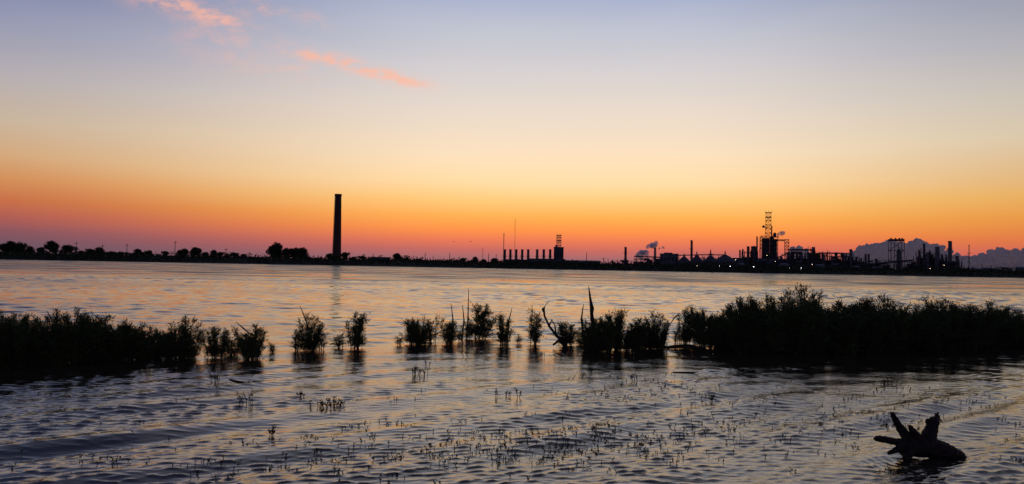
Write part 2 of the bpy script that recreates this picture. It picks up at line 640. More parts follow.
def building(px0, px1, top, label, Y=640, dep=16, mat='grey', cat='building', name='industrial_building', roof='flat', nwin=6, rid=.35, z=None):
    xm = (px0 + px1) / 2
    w = PX(px1 - px0, Y)
    H = hz(xm, top, Y)
    t = thing(name, label, cat, base(xm, Y, z))
    if z is not None:
        H += LAND - .15 - z
    wall = H if roof == 'flat' else H * (1 - rid)
    MB().box(-w / 2, w / 2, 0, dep, 0, wall).obj('wall', mat, t)
    if roof == 'flat':
        MB().box(-w / 2 - .3, w / 2 + .3, -.3, dep + .3, wall + .003, wall + .5).obj('roof', 'roof', t)
    else:
        m_ = MB()
        e = .6
        v = [(-w / 2 - e, -e, wall), (w / 2 + e, -e, wall), (w / 2 + e, dep + e, wall), (-w / 2 - e, dep + e, wall),
             (-w / 2 - e, dep / 2, H), (w / 2 + e, dep / 2, H)]
        m_.v = v
        m_.f = [(0, 1, 5, 4), (2, 3, 4, 5), (0, 4, 3), (1, 2, 5), (0, 3, 2, 1)]
        m_.obj('roof', 'pale' if roof == 'pale' else 'roof', t)
    for k in range(nwin):
        x = -w / 2 + w * (k + .5) / nwin
        ww = min(1.1, w / nwin * .3)
        f = MB().box(x - ww, x + ww, -.08, -.002, wall * .45, wall * .75).obj('window', 'steel', t)
        MB().box(x - ww * .85, x + ww * .85, -.12, -.085, wall * .48, wall * .72).obj('pane', 'glass', f)
    MB().box(w * .31, w * .31 + min(2.4, w * .1), -.1, -.003, .05, wall * .4).obj('door', 'steel', t)
    return t


def pole(px, top, label, Y=630, arm=None, th=.24, name='utility_pole', cat='utility pole', group='poles on the far bank'):
    H = hz(px, top, Y)
    t = thing(name, label, cat, base(px, Y), group)
    MB().tube([(0, 0, 0), (0, 0, H)], [th * 1.3, th * .8], 6).obj('pole', 'wood', t)
    if arm if arm is not None else int(px) % 3 == 0:
        MB().box(-1.2, 1.5, -.1, .1, H - 1.3, H - 1.05).obj('crossarm', 'wood', t)
        for x in (-1.35, 0.5, 1.35):
            MB().lathe([(.1, H - 1.05), (.16, H - .9), (.1, H - .7)], 6, cx=x).obj('insulator', 'conc', t)
    return t


def flood(px, py, label, Y=595, r=.62, warm=False):
    p = at(px, py, Y)
    zb = 3.3 if Y > 588 else 1.5
    t = thing('flood_light', label, 'flood light', (p.x, Y, zb), 'lit flood lights of the refinery')
    H = p.z - zb
    MB().tube([(0, .6, -.3), (0, .6, H)], [.16, .1], 6).obj('pole', 'steel', t)
    MB().tube([(0, .6, H), (0, .15, H + .2)], .07, 5).obj('arm', 'steel', t)
    s = MB()
    s.lathe([(r * .25, -r), (r * .75, -r * .66), (r, 0), (r * .75, r * .66), (r * .25, r)], 12)
    l = s.obj('lamp', 'lamp_warm' if warm else 'lamp', t)
    l.location = (0, -.1, H)
    l.scale = (1, .5, 1)


# power house block and derrick right of the eight stacks
b1 = building(553.6, 563.4, 247.6, 'dark boiler block with derrick frame on top, right of the eight stacks', Y=642, dep=9, mat='steel', nwin=3)
lattice('derrick', 556, 560.2, 235.2, 247.9, None, None, Y=645, levels=5, parent=b1, th=.25, deck=2)
# shift derrick parts onto block centre
for ch in b1.children:
    if ch.name.split('.')[0] in ('leg', 'bracing', 'deck'):
        ch.location.y += 4.5
MB().box(PX(-3.6, 642), PX(-1.2, 642), 1, 6, hz(558, 247, 642), hz(558, 245, 642)).obj('roof_unit', 'grey', b1)
building(529, 565, 259.3, 'long grey powerhouse shed below the short stacks', Y=622, dep=14, nwin=14)
building(564.4, 600, 260.2, 'long low grey warehouse just right of the boiler block', Y=624, dep=18, nwin=12, mat='grey', roof='gable', rid=.25)
building(503, 528, 260, 'low dark shed under the left five short stacks', Y=618, dep=10, nwin=8, mat='steel')
stack(503.4, 233.5, .7, 'thin tall mast beside the leftmost short stack', Y=650, rings=0, name='mast', cat='mast', ladder=False)
lattice('radio_tower', 514, 514.9, 219, None, 'very thin tall radio tower behind the row of short stacks', 'radio tower', Y=900, levels=26, th=.05)
lattice('radio_tower', 482, 482.8, 248, None, 'small thin lattice mast far left of the short stacks', 'radio tower', Y=800, levels=10, th=.05)

# left-bank sheds
building(161, 215, 256.6, 'long low shed with pale roof among far bank trees', Y=612, dep=14, mat='grey', roof='pale', nwin=18, rid=.5)
building(245, 266, 256.8, 'pale walled low shed left of the biggest tree clump', Y=612, dep=12, mat='pale', roof='gable', nwin=7)
building(37, 60, 254.6, 'low shed with pale roof at far left below a round tree', Y=604, dep=10, mat='grey', roof='pale', nwin=7, rid=.5)
building(371, 390, 257.6, 'flat dark low building right of the tall chimney', Y=612, dep=10, mat='grey', nwin=6)
building(410, 424, 260.3, 'small low dark shed midway between chimney and short stacks', Y=612, dep=10, mat='grey', nwin=4)
building(430, 447, 261, 'long flat roofed hut left of the crossed utility pole', Y=612, dep=8, mat='grey', nwin=4)
building(135, 158, 256.4, 'very low flat shed left of the long pale roofed shed', Y=618, dep=8, mat='grey', nwin=5)
for x, top, lb in ((75.6, 241.8, 'pole right of the rounded tree at far left'), (102, 244.5, 'pole rising over the broad tree at left'),
                   (126.5, 243.8, 'lone pole between the broad tree and the pointed trees'), (155.5, 251.5, 'short pole left of the long pale roofed shed'),
                   (174.6, 241, 'tallest pole, rising behind the long pale roofed shed'), (225.6, 248.2, 'pole left of the pale walled shed'),
                   (249, 252, 'short pole above the pale walled shed'), (373, 253.6, 'short pole above the flat building by the chimney'),
                   (425, 252.8, 'pole midway between chimney and short stacks, left of a pair'), (433, 256, 'shorter pole of a pair between chimney and stacks'),
                   (449.6, 252.6, 'pole with wide crossarm far left of the short stacks'), (488.4, 253.4, 'first of two poles just left of the short stacks'),
                   (496, 253.8, 'second of two poles, nearest the short stacks'), (586.5, 252.4, 'pole standing above the long low grey warehouse'),
                   (603.4, 257.5, 'short pole at the right end of the long warehouse'), (608, 258.5, 'short pole left of the lone dark stack'),
                   (982, 263.8, 'pole just right of the slender refinery mast'), (962, 266.5, 'short pole left of the slender refinery mast'),
                   (991, 265.5, 'short pole right of the slender refinery mast'), (998, 267.5, 'short pole near the small round tank at right')):
    pole(x, top, lb)

# ------------------------------------------------------------------ refinery
stack(625.2, 247, 2.1, 'lone dark stack on a stepped base at the left end of the refinery', rings=2)
stack(654.7, 247.5, 2.0, 'grey stack rising beside the smoke puffs', rings=1, mat='conc')
stack(691.2, 240.2, 2.0, 'tall slender stack above the cone roofed storage sheds', rings=2)
stack(739.6, 250, 1.2, 'thin pipe stack just right of the cone roofs', rings=1)
stack(742.6, 249, 1.1, 'thin pipe stack nearest the left plant block', rings=1)
stack(747.8, 246.3, 2.4, 'squat dark column on the left of the plant block', rings=2, name='process_column', cat='process column')
stack(753.8, 246, 2.6, 'wide dark column in the middle of the left plant block', rings=2, name='process_column', cat='process column')
stack(756.6, 236.5, 1.1, 'thin tall pipe stack against the big tower', rings=1)


def hvessel(mb, x0, x1, y, z, r):
    mb.tube([(x0 - r * .4, y, z), (x0, y, z), (x1, y, z), (x1 + r * .4, y, z)], [r * .5, r, r, r * .5], 10)


def process_unit(px0, px1, top, label, Y=645, seed=0, dense=1.0, rows_=None):
    """open steel frame with decks, vessels, columns and pipes"""
    r_ = random.Random(seed)
    xm = (px0 + px1) / 2
    w = PX(px1 - px0, Y)
    H = hz(xm, top, Y)
    d = 10
    t = thing('process_unit', label, 'refinery unit', base(xm, Y))
    nb = max(2, int(w / 5))
    nl = rows_ or max(2, int(H / 4.2))
    for i in range(nb + 1):
        x = -w / 2 + w * i / nb
        hh = H * (1 if r_.random() < .6 else r_.uniform(.6, .95))
        for y in (0, d):
            MB().box(x - .22, x + .22, y - .22, y + .22, 0, hh).obj('column', 'steel', t)
    for l in range(1, nl + 1):
        z = H * l / nl - .3
        if l == nl and r_.random() < .3:
            continue
        MB().box(-w / 2 - .4, w / 2 + .4, -.6, d + .6, z, z + .25).obj('deck', 'steel', t)
        rl = MB()
        for y in (-.55,):
            rl.box(-w / 2 - .4, w / 2 + .4, y - .04, y + .04, z + 1.1, z + 1.2)
            for i in range(nb * 2 + 1):
                x = -w / 2 + w * i / (nb * 2)
                rl.box(x - .04, x + .04, y - .03, y + .03, z + .26, z + 1.09)
        rl.obj('railing', 'steel', t)
    nv = int(w / 5 * dense) + 1
    for i in range(nv):
        x = r_.uniform(-w / 2 + 1.5, w / 2 - 1.5)
        if r_.random() < .5:
            rr = r_.uniform(.7, 1.5)
            h = H * r_.uniform(.45, 1.12)
            MB().lathe([(rr * .8, 0), (rr, 1), (rr, h - rr), (rr * .7, h - rr * .3), (rr * .2, h)], 12, cx=x, cy=r_.uniform(2, 8)).obj('vessel', 'grey', t)
        else:
            m_ = MB()
            z = H * r_.choice([.3, .55, .8]) - .3
            hvessel(m_, x - r_.uniform(1.2, 2.2), x + r_.uniform(1.2, 2.2), 3, z + 1.3, r_.uniform(.7, 1.1))
            m_.obj('drum', 'grey', t)
    for i in range(int(w / 6 * dense)):
        x = r_.uniform(-w / 2, w / 2 - 2)
        MB().box(x, x + r_.uniform(1.5, 4), r_.uniform(1, 3), r_.uniform(5, 8), 0, H * r_.uniform(.3, .85)).obj('casing', 'steel', t)
    for i in range(int(w / 5) + 1):
        x = r_.uniform(-w / 2, w / 2)
        h = H * r_.uniform(.9, 1.22) + .5
        MB().tube([(x, 4, 0), (x, 4, h)], r_.uniform(.14, .34), 6).obj('vent_pipe', 'steel', t)
    for i in range(int(w / 3 * dense) + 2):
        x = r_.uniform(-w / 2, w / 2)
        x2 = min(max(x + r_.uniform(-6, 6), -w / 2 - 2), w / 2 + 2)
        z1, z2 = H * r_.uniform(.2, .6), H * r_.uniform(.5, 1.08)
        MB().tube([(x, -1, 0), (x, -1, z1), (x2, -1, z1), (x2, -1, z2), (x2, 3, z2)], r_.uniform(.12, .3), 6).obj('pipe', 'steel', t)
    return t


# main tower: boxed lower half, open frame, derrick on top
process_unit(744.6, 757.5, 252, 'left plant block with columns, beside the big derrick tower', seed=3, dense=3)
mt = thing('refinery_tower', 'tall boxy refinery tower carrying the open derrick and side platform', 'refinery tower', base(768, 645))
Ht = hz(768, 236.6, 645)
a, c_ = PX(763.0 - 768, 645), PX(776.0 - 768, 645)
MB().box(a - .6, a + 5.2, 1, 10, 0, Ht * .96).obj('casing', 'steel', mt)
MB().box(a + 5.25, c_ - 2.0, 1.6, 10, 0, Ht * .985).obj('casing', 'steel', mt)
MB().box(c_ - 1.95, c_ + .4, 1, 9, 0, Ht * .93).obj('casing', 'steel', mt)
for z_, s_ in ((.18, 1), (.36, -1), (.54, 1), (.72, -1)):
    MB().tube([(a - 2.2 * s_ - 1, 0, Ht * z_), (a - .8, 0, Ht * (z_ + .17))], .16, 4).obj('stair', 'steel', mt)
for x in (a - .9, a - .9 + (c_ - a + 1.8) / 3, a - .9 + (c_ - a + 1.8) * 2 / 3, c_ + .9):
    MB().box(x - .25, x + .25, -.2, .3, 0, Ht * random.uniform(.93, 1.04)).obj('column', 'steel', mt)
for k in range(1, 9):
    z = Ht * k / 8
    e1 = 2.4 if k in (5, 6, 7, 8) else 1.0
    MB().box(a - e1, c_ + (1.0 if k < 8 else 1.5), -.8, 11, z - .3, z).obj('deck', 'steel', mt)
    rl = MB()
    rl.box(a - e1, c_ + 1, -.8, -.72, z + 1.0, z + 1.1)
    for q_ in range(9):
        x = a - e1 + (c_ - a + e1 + 1) * q_ / 8
        rl.box(x - .05, x + .05, -.79, -.73, z + .001, z + .99)
    rl.obj('railing', 'steel', mt)
for zz, x in ((.2, -2), (.45, 2.3), (.7, -1)):
    MB().tube([(x, .1, 0), (x, .1, Ht * zz), (x + 3, .1, Ht * zz), (x + 3, .1, Ht * (zz + .25))], .3, 6).obj('pipe', 'grey', mt)
MB().lathe([(1.2, Ht), (1.4, Ht + 2), (.9, Ht + 3.3), (.2, Ht + 3.6)], 10, cx=c_ - 1.5, cy=4).obj('cyclone', 'steel', mt)
MB().tube([(a - 2.2, 0, Ht * .3), (a - 2.2, 0, Ht * 1.0)], .4, 6).obj('pipe', 'steel', mt)
dr = lattice('derrick', 765.2, 771, 212.5, 236.8, None, None, Y=645, levels=6, taper=.78, parent=mt, th=.22)
for ch in mt.children:
    if ch.name.split('.')[0] in ('leg', 'bracing'):
        ch.location.y += 4
Hd = hz(768, 212.5, 645)
MB().box(-2.6, 2.6, 1.4, 6.6, Hd - .1, Hd + .3).obj('crown_deck', 'steel', mt)
MB().box(-2.6, 2.6, 1.4, 6.6, Hd - 3.9, Hd - 3.6).obj('crown_deck', 'steel', mt)
for x in (-2.5, 0, 2.5):
    MB().box(x - .12, x + .12, 1.4, 1.6, Hd + .3, Hd + 1.6).obj('post', 'steel', mt)
zc = hz(766, 227.4, 645)
MB().box(-4.8, -.5, 2.5, 5.5, zc, zc + .5).obj('platform', 'steel', mt)
MB().lathe([(.9, zc + .5), (1.1, zc + 1.2), (.4, zc + 2)], 8, cx=-3.8, cy=4).obj('hoist', 'steel', mt)
stack(771.6, 226, .9, 'thin vent pipe clinging to the right of the derrick', Y=655, rings=0, ladder=False)
arm = lattice('pipe_tower', 784.6, 788.6, 239.6, None, 'open lattice column at the end of the high pipe bridge', 'lattice column', levels=9, th=.26)
pb = thing('pipe_bridge', 'high level pipe bridge from the big tower to the lattice column', 'pipe bridge', base(781.5, 641))
z1, z2 = hz(781, 241.2, 641), hz(781, 239.4, 641)
xa, xb = PX(776.5 - 781.5, 641), PX(784.6 - 781.5, 641)
MB().box(xa, xb, .2, .5, z2 - .25, z2).box(xa, xb, .2, .5, z1, z1 + .25).obj('girder', 'steel', pb)
for k in range(5):
    MB().tube([(xa + (xb - xa) * k / 4, .35, z1 if k % 2 else z2), (xa + (xb - xa) * min(k + 1, 4) / 4, .35, z2 if k % 2 else z1)], .12, 4).obj('brace', 'steel', pb)
MB().tube([(xa, 1, z2 - .6), (xb, 1, z2 - .6)], .35, 8).obj('pipe', 'grey', pb)

process_unit(789, 812, 250, 'wide open plant frame right of the lattice column', seed=11, dense=1.2, rows_=3)
process_unit(776, 789, 255.5, 'low plant frame at the foot of the big tower', seed=12, Y=632, dense=1.6)
process_unit(811, 819.5, 247.2, 'narrow tall plant frame rising above the pipe racks', seed=13, dense=2)
process_unit(819, 840, 253.2, 'long plant frame right of the narrow tall frame', seed=14, dense=1.6, rows_=3)
process_unit(840, 858, 256.6, 'plant frame left of the stubby column by the cloud bank', seed=15, dense=1.6)
process_unit(858, 886, 263, 'low plant frame left of the tall gantry frame', seed=16, dense=1.8, Y=640)
process_unit(904, 922, 265.5, 'low plant frame right of the tall gantry frame', seed=17, dense=1.6, Y=640)
process_unit(920, 934, 256, 'plant frame packed under the pair of tall columns', seed=18, dense=2.2)
process_unit(933, 946, 257.5, 'plant frame between the wide column and the tallest column', seed=19, dense=2.4)
process_unit(943, 960, 262.5, 'plant frame at the feet of the tallest dark column', seed=20, dense=2, Y=635)
process_unit(728, 745, 262, 'low plant frame right of the cone roofed sheds', seed=21, dense=1.6, Y=636)
process_unit(757, 775, 260, 'pipe filled frame before the big derrick tower', seed=22, dense=2, Y=625)
process_unit(612, 634, 261.2, 'low plant frame around the lone dark stack', seed=23, dense=1.6, Y=640)
process_unit(795, 818, 262, 'dense pipework frame low before the wide open frame', seed=24, dense=2.4, Y=622)
process_unit(826, 850, 265, 'dense pipework frame low before the long plant frame', seed=25, dense=2.2, Y=622)
process_unit(962, 1004, 271, 'very low pipe frame at the right edge of the refinery', seed=26, dense=1.3, Y=640, rows_=1)
process_unit(640, 660, 261.5, 'low plant frame around the grey stack by the smoke', seed=27, dense=1.4, Y=640)

process_unit(846, 866, 259.5, 'cluttered frame at the left end of the cloud bank', seed=31, dense=2.4, Y=650)
process_unit(866, 886, 260.5, 'cluttered pipe frame just left of the tall gantry', seed=32, dense=1.6, Y=652)
process_unit(905, 918, 262, 'cluttered frame between gantry and first thin column', seed=33, dense=1.6, Y=652)
process_unit(917, 931, 252.5, 'tall cluttered frame around the tall column pair', seed=34, dense=2.4, Y=656)
process_unit(930, 945, 254.5, 'cluttered frame around the wide dark column', seed=35, dense=2.6, Y=656)
process_unit(944, 958, 257.5, 'cluttered frame around the tallest thick column', seed=36, dense=2.4, Y=656)
process_unit(634, 652, 259.2, 'cluttered frame under the lower steam puff', seed=37, dense=2, Y=650)
process_unit(655, 684, 259.8, 'cluttered pipework behind the grey block building', seed=38, dense=2, Y=655)
process_unit(698, 730, 258.2, 'cluttered pipework behind the storage domes', seed=39, dense=1.8, Y=655)
process_unit(788, 815, 253.5, 'cluttered pipework behind the wide open frame', seed=40, dense=2.2, Y=658)
process_unit(818, 848, 256, 'cluttered pipework behind the long plant frame', seed=41, dense=2.2, Y=658)
process_unit(962, 990, 268, 'low cluttered pipework around the slender mast', seed=42, dense=2, Y=650, rows_=1)
process_unit(990, 1030, 268.5, 'low cluttered pipework at the far right edge', seed=43, dense=2, Y=650, rows_=1)
for x, top, w, lb in ((850.6, 249.2, 2.8, 'stubby column where the grey cloud bank begins'), (855.8, 257, 1.4, 'short column right of the stubby column'),
                      (861, 258, 1.2, 'thin short column left of the twin columns'), (865.4, 254, 1.7, 'left one of the twin columns before the cloud'),
                      (868.4, 254, 1.7, 'right one of the twin columns before the cloud'), (876, 258.6, 2, 'short squat column left of the tall gantry'),
                      (919, 250, 1.6, 'thin column first right of the tall gantry'), (923.8, 243.4, 1.9, 'tall column left of the wide dark column'),
                      (927.4, 252.4, 2.6, 'medium column tight against the tall one'), (937, 246.8, 4.2, 'wide dark column in the middle of the right group'),
                      (941.6, 254.2, 1.6, 'short thin column right of the wide dark column'), (949.8, 241, 3.4, 'tallest thick column of the right group'),
                      (956.8, 255.8, 2.6, 'last short column right of the tallest thick one'), (946, 257.5, 2, 'short column left of the tallest thick one'),
                      (823.5, 254, 2.2, 'grey column inside the long plant frame, nearer its left end'), (832, 256, 2.4, 'grey column in the long plant frame, nearer its right end'),
                      (801, 254, 2.4, 'grey column standing in the wide open plant frame'), (808, 252.6, 1.8, 'thin grey column left of the narrow tall frame'),
                      (842.5, 252.6, 2, 'grey column left of the stubby column'), (844.8, 255, 1.4, 'thin column between the grey and stubby columns')):
    stack(x, top, w, lb, rings=3 if top < 252 else 1, mat='grey' if w > 2 else 'steel', name='process_column', cat='process column', group='refinery columns')
stack(969, 245, .8, 'slender mast standing alone at the right of the refinery', rings=2, name='mast', cat='mast', ladder=False)

# tall gantry frame
gt = lattice('gantry_tower', 889.2, 903.4, 240.5, None, 'tall wide open gantry frame with heavy top before the cloud bank', 'gantry tower', levels=3, th=.22, dep=9)
Hg = hz(896, 239.2, 640)
MB().box(-PX(7.3, 640), PX(7.3, 640), -5, 5, Hg - 1.5, Hg).obj('top_beam', 'steel', gt)
for x in (-3.9, -1.2, 1.2, 3.9):
    MB().box(x - .25, x + .25, -4.8, -4.4, 0, Hg - 2.2).obj('post', 'steel', gt)
for x in (-4.5, -1.2, 1.6, 3.6):
    MB().box(x, x + 1.2, -2, 2, Hg + .003, Hg + 1).obj('winch', 'steel', gt)
MB().lathe([(1.5, 0), (1.8, 1), (1.8, 16), (.6, 18)], 12, cx=1.8, cy=0).obj('drum', 'grey', gt)


def conveyor(xa, ya, xb, yb, label, Y=636, nleg=5, th=1.0):
    pa, pb_ = at(xa, ya, Y), at(xb, yb, Y)
    t = thing('conveyor', label, 'conveyor', ((pa.x + pb_.x) / 2, Y, LAND - .15))
    c = Vector((t.location.x, Y, LAND - .15))
    A, B = pa - c, pb_ - c
    MB().tube([A, B], th * .7, 4).obj('gallery', 'steel', t)
    for k in range(nleg):
        f = (k + .5) / nleg
        p = A.lerp(B, f)
        MB().tube([(p.x - .9, 0, 0), (p.x, 0, p.z)], .16, 4).obj('leg', 'steel', t)
        MB().tube([(p.x + .9, 0, 0), (p.x, 0, p.z)], .16, 4).obj('leg', 'steel', t)


conveyor(857, 265.2, 913, 260.3, 'long inclined conveyor crossing the tall gantry frame', nleg=8)
conveyor(634, 256.3, 662, 257.4, 'conveyor running under the smoke puffs', nleg=5, th=.7)
conveyor(676, 255.4, 700, 254.8, 'raised conveyor crossing the tall slender stack', nleg=4, th=.6)
conveyor(700, 254.7, 726.5, 254.9, 'raised conveyor above the cone roofed storage sheds', nleg=5, th=.6)
conveyor(789, 249.6, 815, 249.8, 'high pipe rack reaching the narrow tall frame', nleg=5, th=.7)
conveyor(819, 253, 849, 253.6, 'pipe rack between narrow frame and stubby column', nleg=6, th=.8)
conveyor(775, 259, 790, 252, 'short inclined chute right of the big tower', nleg=2, th=.7)

# storage sheds with cone roofs
for i, (x0, x1, top, lb) in enumerate(((678, 690, 256.4, 'cone roofed storage dome directly left of the slender stack'), (690.5, 703, 255.6, 'cone roofed storage dome directly right of the slender stack'),
                                       (704, 717, 255.4, 'third cone roofed storage dome from the slender stack side'), (715, 735, 254.6, 'widest cone roofed storage dome at the right end of the row'))):
    Y = 628 - i
    xm = (x0 + x1) / 2
    r = PX((x1 - x0) / 2, Y) * 1.16
    H = hz(xm, top, Y)
    t = thing('storage_dome', lb, 'storage dome', base(xm, Y + 5), 'cone roofed storage domes')
    MB().lathe([(r, 0), (r, H * .42)], 24).obj('wall', 'steel', t)
    MB().lathe([(r + .3, H * .42), (r * .66, H * .72), (r * .3, H * .92), (1.0, H * .98), (1.0, H + .1)], 24).obj('roof', 'steel', t)
    Hh = hz(xm, [253, 251, 249.2, 250.4][i], Y)
    MB().lathe([(.55, H * .9), (.55, Hh - 2), (.2, Hh)], 8).obj('head_house', 'steel', t)
    MB().box(-1.6, 1.6, -.8, .8, Hh - 4.5, Hh - 3.5).obj('platform', 'steel', t)
building(660, 678, 254.2, 'grey block building left of the storage domes', Y=640, dep=14, nwin=5)
building(664, 672, 253.2, 'small raised penthouse behind the grey block building', Y=652, dep=6, nwin=2, mat='steel')
building(634, 652, 263, 'low dark hall below the smoke puffs', Y=620, dep=10, nwin=6, mat='steel')


building(751, 757.2, 247, 'tall narrow dark block directly left of the big tower', Y=652, dep=7, nwin=3, mat='steel')
building(729, 762, 258.6, 'long dark hall behind the low frame by the domes', Y=660, dep=8, nwin=8, mat='steel')
building(777, 800, 259.6, 'dark hall behind the lattice column', Y=662, dep=8, nwin=8, mat='steel')
building(803, 832, 260.6, 'dark hall behind the narrow tall frame', Y=664, dep=8, nwin=8, mat='steel')
building(834, 862, 262, 'dark hall behind the stubby column', Y=662, dep=8, nwin=8, mat='steel')
building(918, 936, 258.5, 'dark hall behind the pair of tall columns', Y=664, dep=8, nwin=5, mat='steel')
building(938, 958, 261.5, 'dark hall behind the tallest thick column', Y=666, dep=8, nwin=5, mat='steel')
building(866, 886, 266, 'low dark hall left of the gantry', Y=660, dep=8, nwin=5, mat='steel')
building(960, 1000, 270.4, 'long low dark hall beyond the slender mast', Y=655, dep=8, nwin=8, mat='steel')


def tank(px, w, top, label, Y=622):
    H = hz(px, top, Y)
    r = PX(w / 2, Y)
    t = thing('storage_tank', label, 'storage tank', base(px, Y), 'storage tanks')
    MB().lathe([(r, 0), (r, H * .88)], 24).obj('shell', 'grey', t)
    MB().lathe([(r + .15, H * .88), (r * .5, H * .97), (.3, H)], 24).obj('roof', 'pale', t)
    MB().box(-r - .35, -r - .02, -.4, .4, 0, H * .9).obj('ladder', 'steel', t)


for x, w, top, lb in ((741, 11, 263.5, 'storage tank below the thin pipe stacks'), (784, 10, 263.5, 'storage tank below the lattice column'),
                      (820, 9, 264.5, 'storage tank before the narrow tall frame'), (856, 10, 266, 'storage tank at the foot of the inclined conveyor'),
                      (873, 9, 267, 'storage tank just left of the tall gantry'), (1006, 11, 269.6, 'low round tank near the right edge of the photo'),
                      (1021, 9, 266.4, 'taller tank at the far right edge'), (985, 10, 270.5, 'very low tank right of the slender mast'),
                      (880, 6, 266.5, 'narrow tank hard against the gantry foot'), (607, 9, 263, 'low tank between warehouse and lone stack'),
                      (1040, 12, 268, 'tank just past the right edge of the photo')):
    tank(x, w, top, lb, Y=614)

for x, y, lb, wm_ in ((663, 267, 'faint warm lamp below the grey block building', 1), (812, 264.4, 'faint warm lamp under the narrow tall frame', 1), (858, 270.4, 'faint warm lamp by the foot of the inclined conveyor', 1),
                      (930, 268.4, 'faint warm lamp under the pair of tall columns', 1), (944, 265.2, 'faint warm lamp between the wide and tallest columns', 1), (767, 255.4, 'faint warm lamp low on the big tower face', 1),
                      (697, 265.6, 'faint warm lamp between the slender stack and third dome', 1), (917.5, 271.8, 'faint warm lamp right of the lamp under the gantry', 1),
                      (703.4, 265.9, 'bright lamp below the third storage dome', 0), (719.6, 266.2, 'brightest lamp below the widest storage dome', 0),
                      (730.3, 266.3, 'bright lamp right of the widest storage dome', 0), (753.4, 267, 'bright lamp below the left plant block', 0),
                      (790, 268, 'bright lamp low under the wide open plant frame', 0), (801, 268.2, 'bright lamp right of the one under the open frame', 0),
                      (775.2, 261.6, 'small lamp partway up the foot of the big tower', 1), (690.4, 266, 'dim lamp below the slender stack', 1),
                      (911.2, 270.2, 'lamp below the lower right of the gantry', 1), (1000.4, 274.2, 'small dim lamp near the right end', 1),
                      (735.6, 259.6, 'small lamp above the low frame by the domes', 1), (843, 268.6, 'small dim lamp under the pipework frame', 1)):
    flood(x, y, lb, r=.38 if not wm_ else .17, warm=bool(wm_))


# the plant is laid out square to the river bend, facing the viewer's bank
for o in list(COL.objects):
    if o.type == 'EMPTY' and o.name.split('.')[0] in ('process_unit', 'refinery_tower', 'gantry_tower', 'pipe_tower', 'industrial_building'):
        o.rotation_euler = (0, 0, -math.atan2(o.location.x, o.location.y))


# ------------------------------------------------------------------ leaves
def leaf_mesh(name, pts, dirs, L, Wd, r):
    """many small pointed leaves: one diamond-shaped quad each"""
    n = len(pts)
    d = dirs / np.linalg.norm(dirs, axis=1, keepdims=True)
    s = np.cross(d, r.normal(size=(n, 3)))
    s /= np.linalg.norm(s, axis=1, keepdims=True)
    l = (L * r.uniform(.6, 1.3, n))[:, None]
    w = (Wd * r.uniform(.6, 1.3, n))[:, None]
    a = pts
    b_ = pts + d * l * .45 + s * w * .5
    c = pts + d * l
    e = pts + d * l * .45 - s * w * .5
    v = np.stack([a, b_, c, e], 1).reshape(-1, 3)
    me = bpy.data.meshes.new(name)
    me.vertices.add(n * 4)
    me.vertices.foreach_set('co', v.astype(np.float32).ravel())
    me.loops.add(n * 4)
    me.loops.foreach_set('vertex_index', np.arange(n * 4, dtype=np.int32))
    me.polygons.add(n)
    me.polygons.foreach_set('loop_start', np.arange(0, n * 4, 4, dtype=np.int32))
    me.polygons.foreach_set('loop_total', np.full(n, 4, dtype=np.int32))
    me.update()
    return me


# far trees: unit height 1
def far_tree(seed, wide, lobes, n=4200):
    r = np.random.default_rng(seed)
    cs = []
    for k in range(lobes):
        a = r.uniform(0, 6.28)
        q_ = r.uniform(.0, 1) ** .6
        cs.append((wide * .34 * q_ * math.cos(a), wide * .34 * q_ * math.sin(a), r.uniform(.12, .80), r.uniform(.15, .26)))
    cs.append((0, 0, .62, .27))
    P = []
    for k in range(n):
        c = cs[r.integers(len(cs))]
        v = r.normal(size=3)
        v /= np.linalg.norm(v)
        v *= c[3] * r.uniform(.3, 1.25) ** .5
        P.append((c[0] + v[0] * max(1, wide * .8), c[1] + v[1] * max(1, wide * .8), c[2] + v[2] * .9))
    P = np.array(P)
    me = leaf_mesh('crown', P, r.normal(size=P.shape), .062, .05, r)
    tr = MB()
    tr.tube([(0, 0, -.02), (.01, 0, .25), (.0, .01, .6)], [.035, .026, .012], 7)
    for c in cs[:-1]:
        tr.tube([(.01, 0, .2 + .2 * r.random()), (c[0] * .6, c[1] * .6, c[2] * .75), (c[0], c[1], c[2])], [.016, .012, .005], 5)
    return me, tr.mesh('trunk')


FT = [far_tree(100 + i, w, l) for i, (w, l) in enumerate([(1.0, 9), (1.25, 11), (.75, 8), (1.6, 12), (.5, 7), (1.1, 12)])]


def place_tree(px, top, wpx, label, kind, Y=615):
    H = hz(px, top, Y) + .3
    Hn = H
    Wm = PX(wpx, Y)
    natural = [.85, 1.1, .7, 1.35, .5, .95][kind]
    t = thing('tree', label, 'tree', base(px, Y), 'trees on the far bank', random.uniform(0, 6.28))
    cm_, tm = FT[kind]
    link('crown', cm_, 'far_leaf', t)
    link('trunk', tm, 'bark', t)
    s = 1.15 * Wm / natural
    t.scale = (s, s, Hn / .93)
    return t


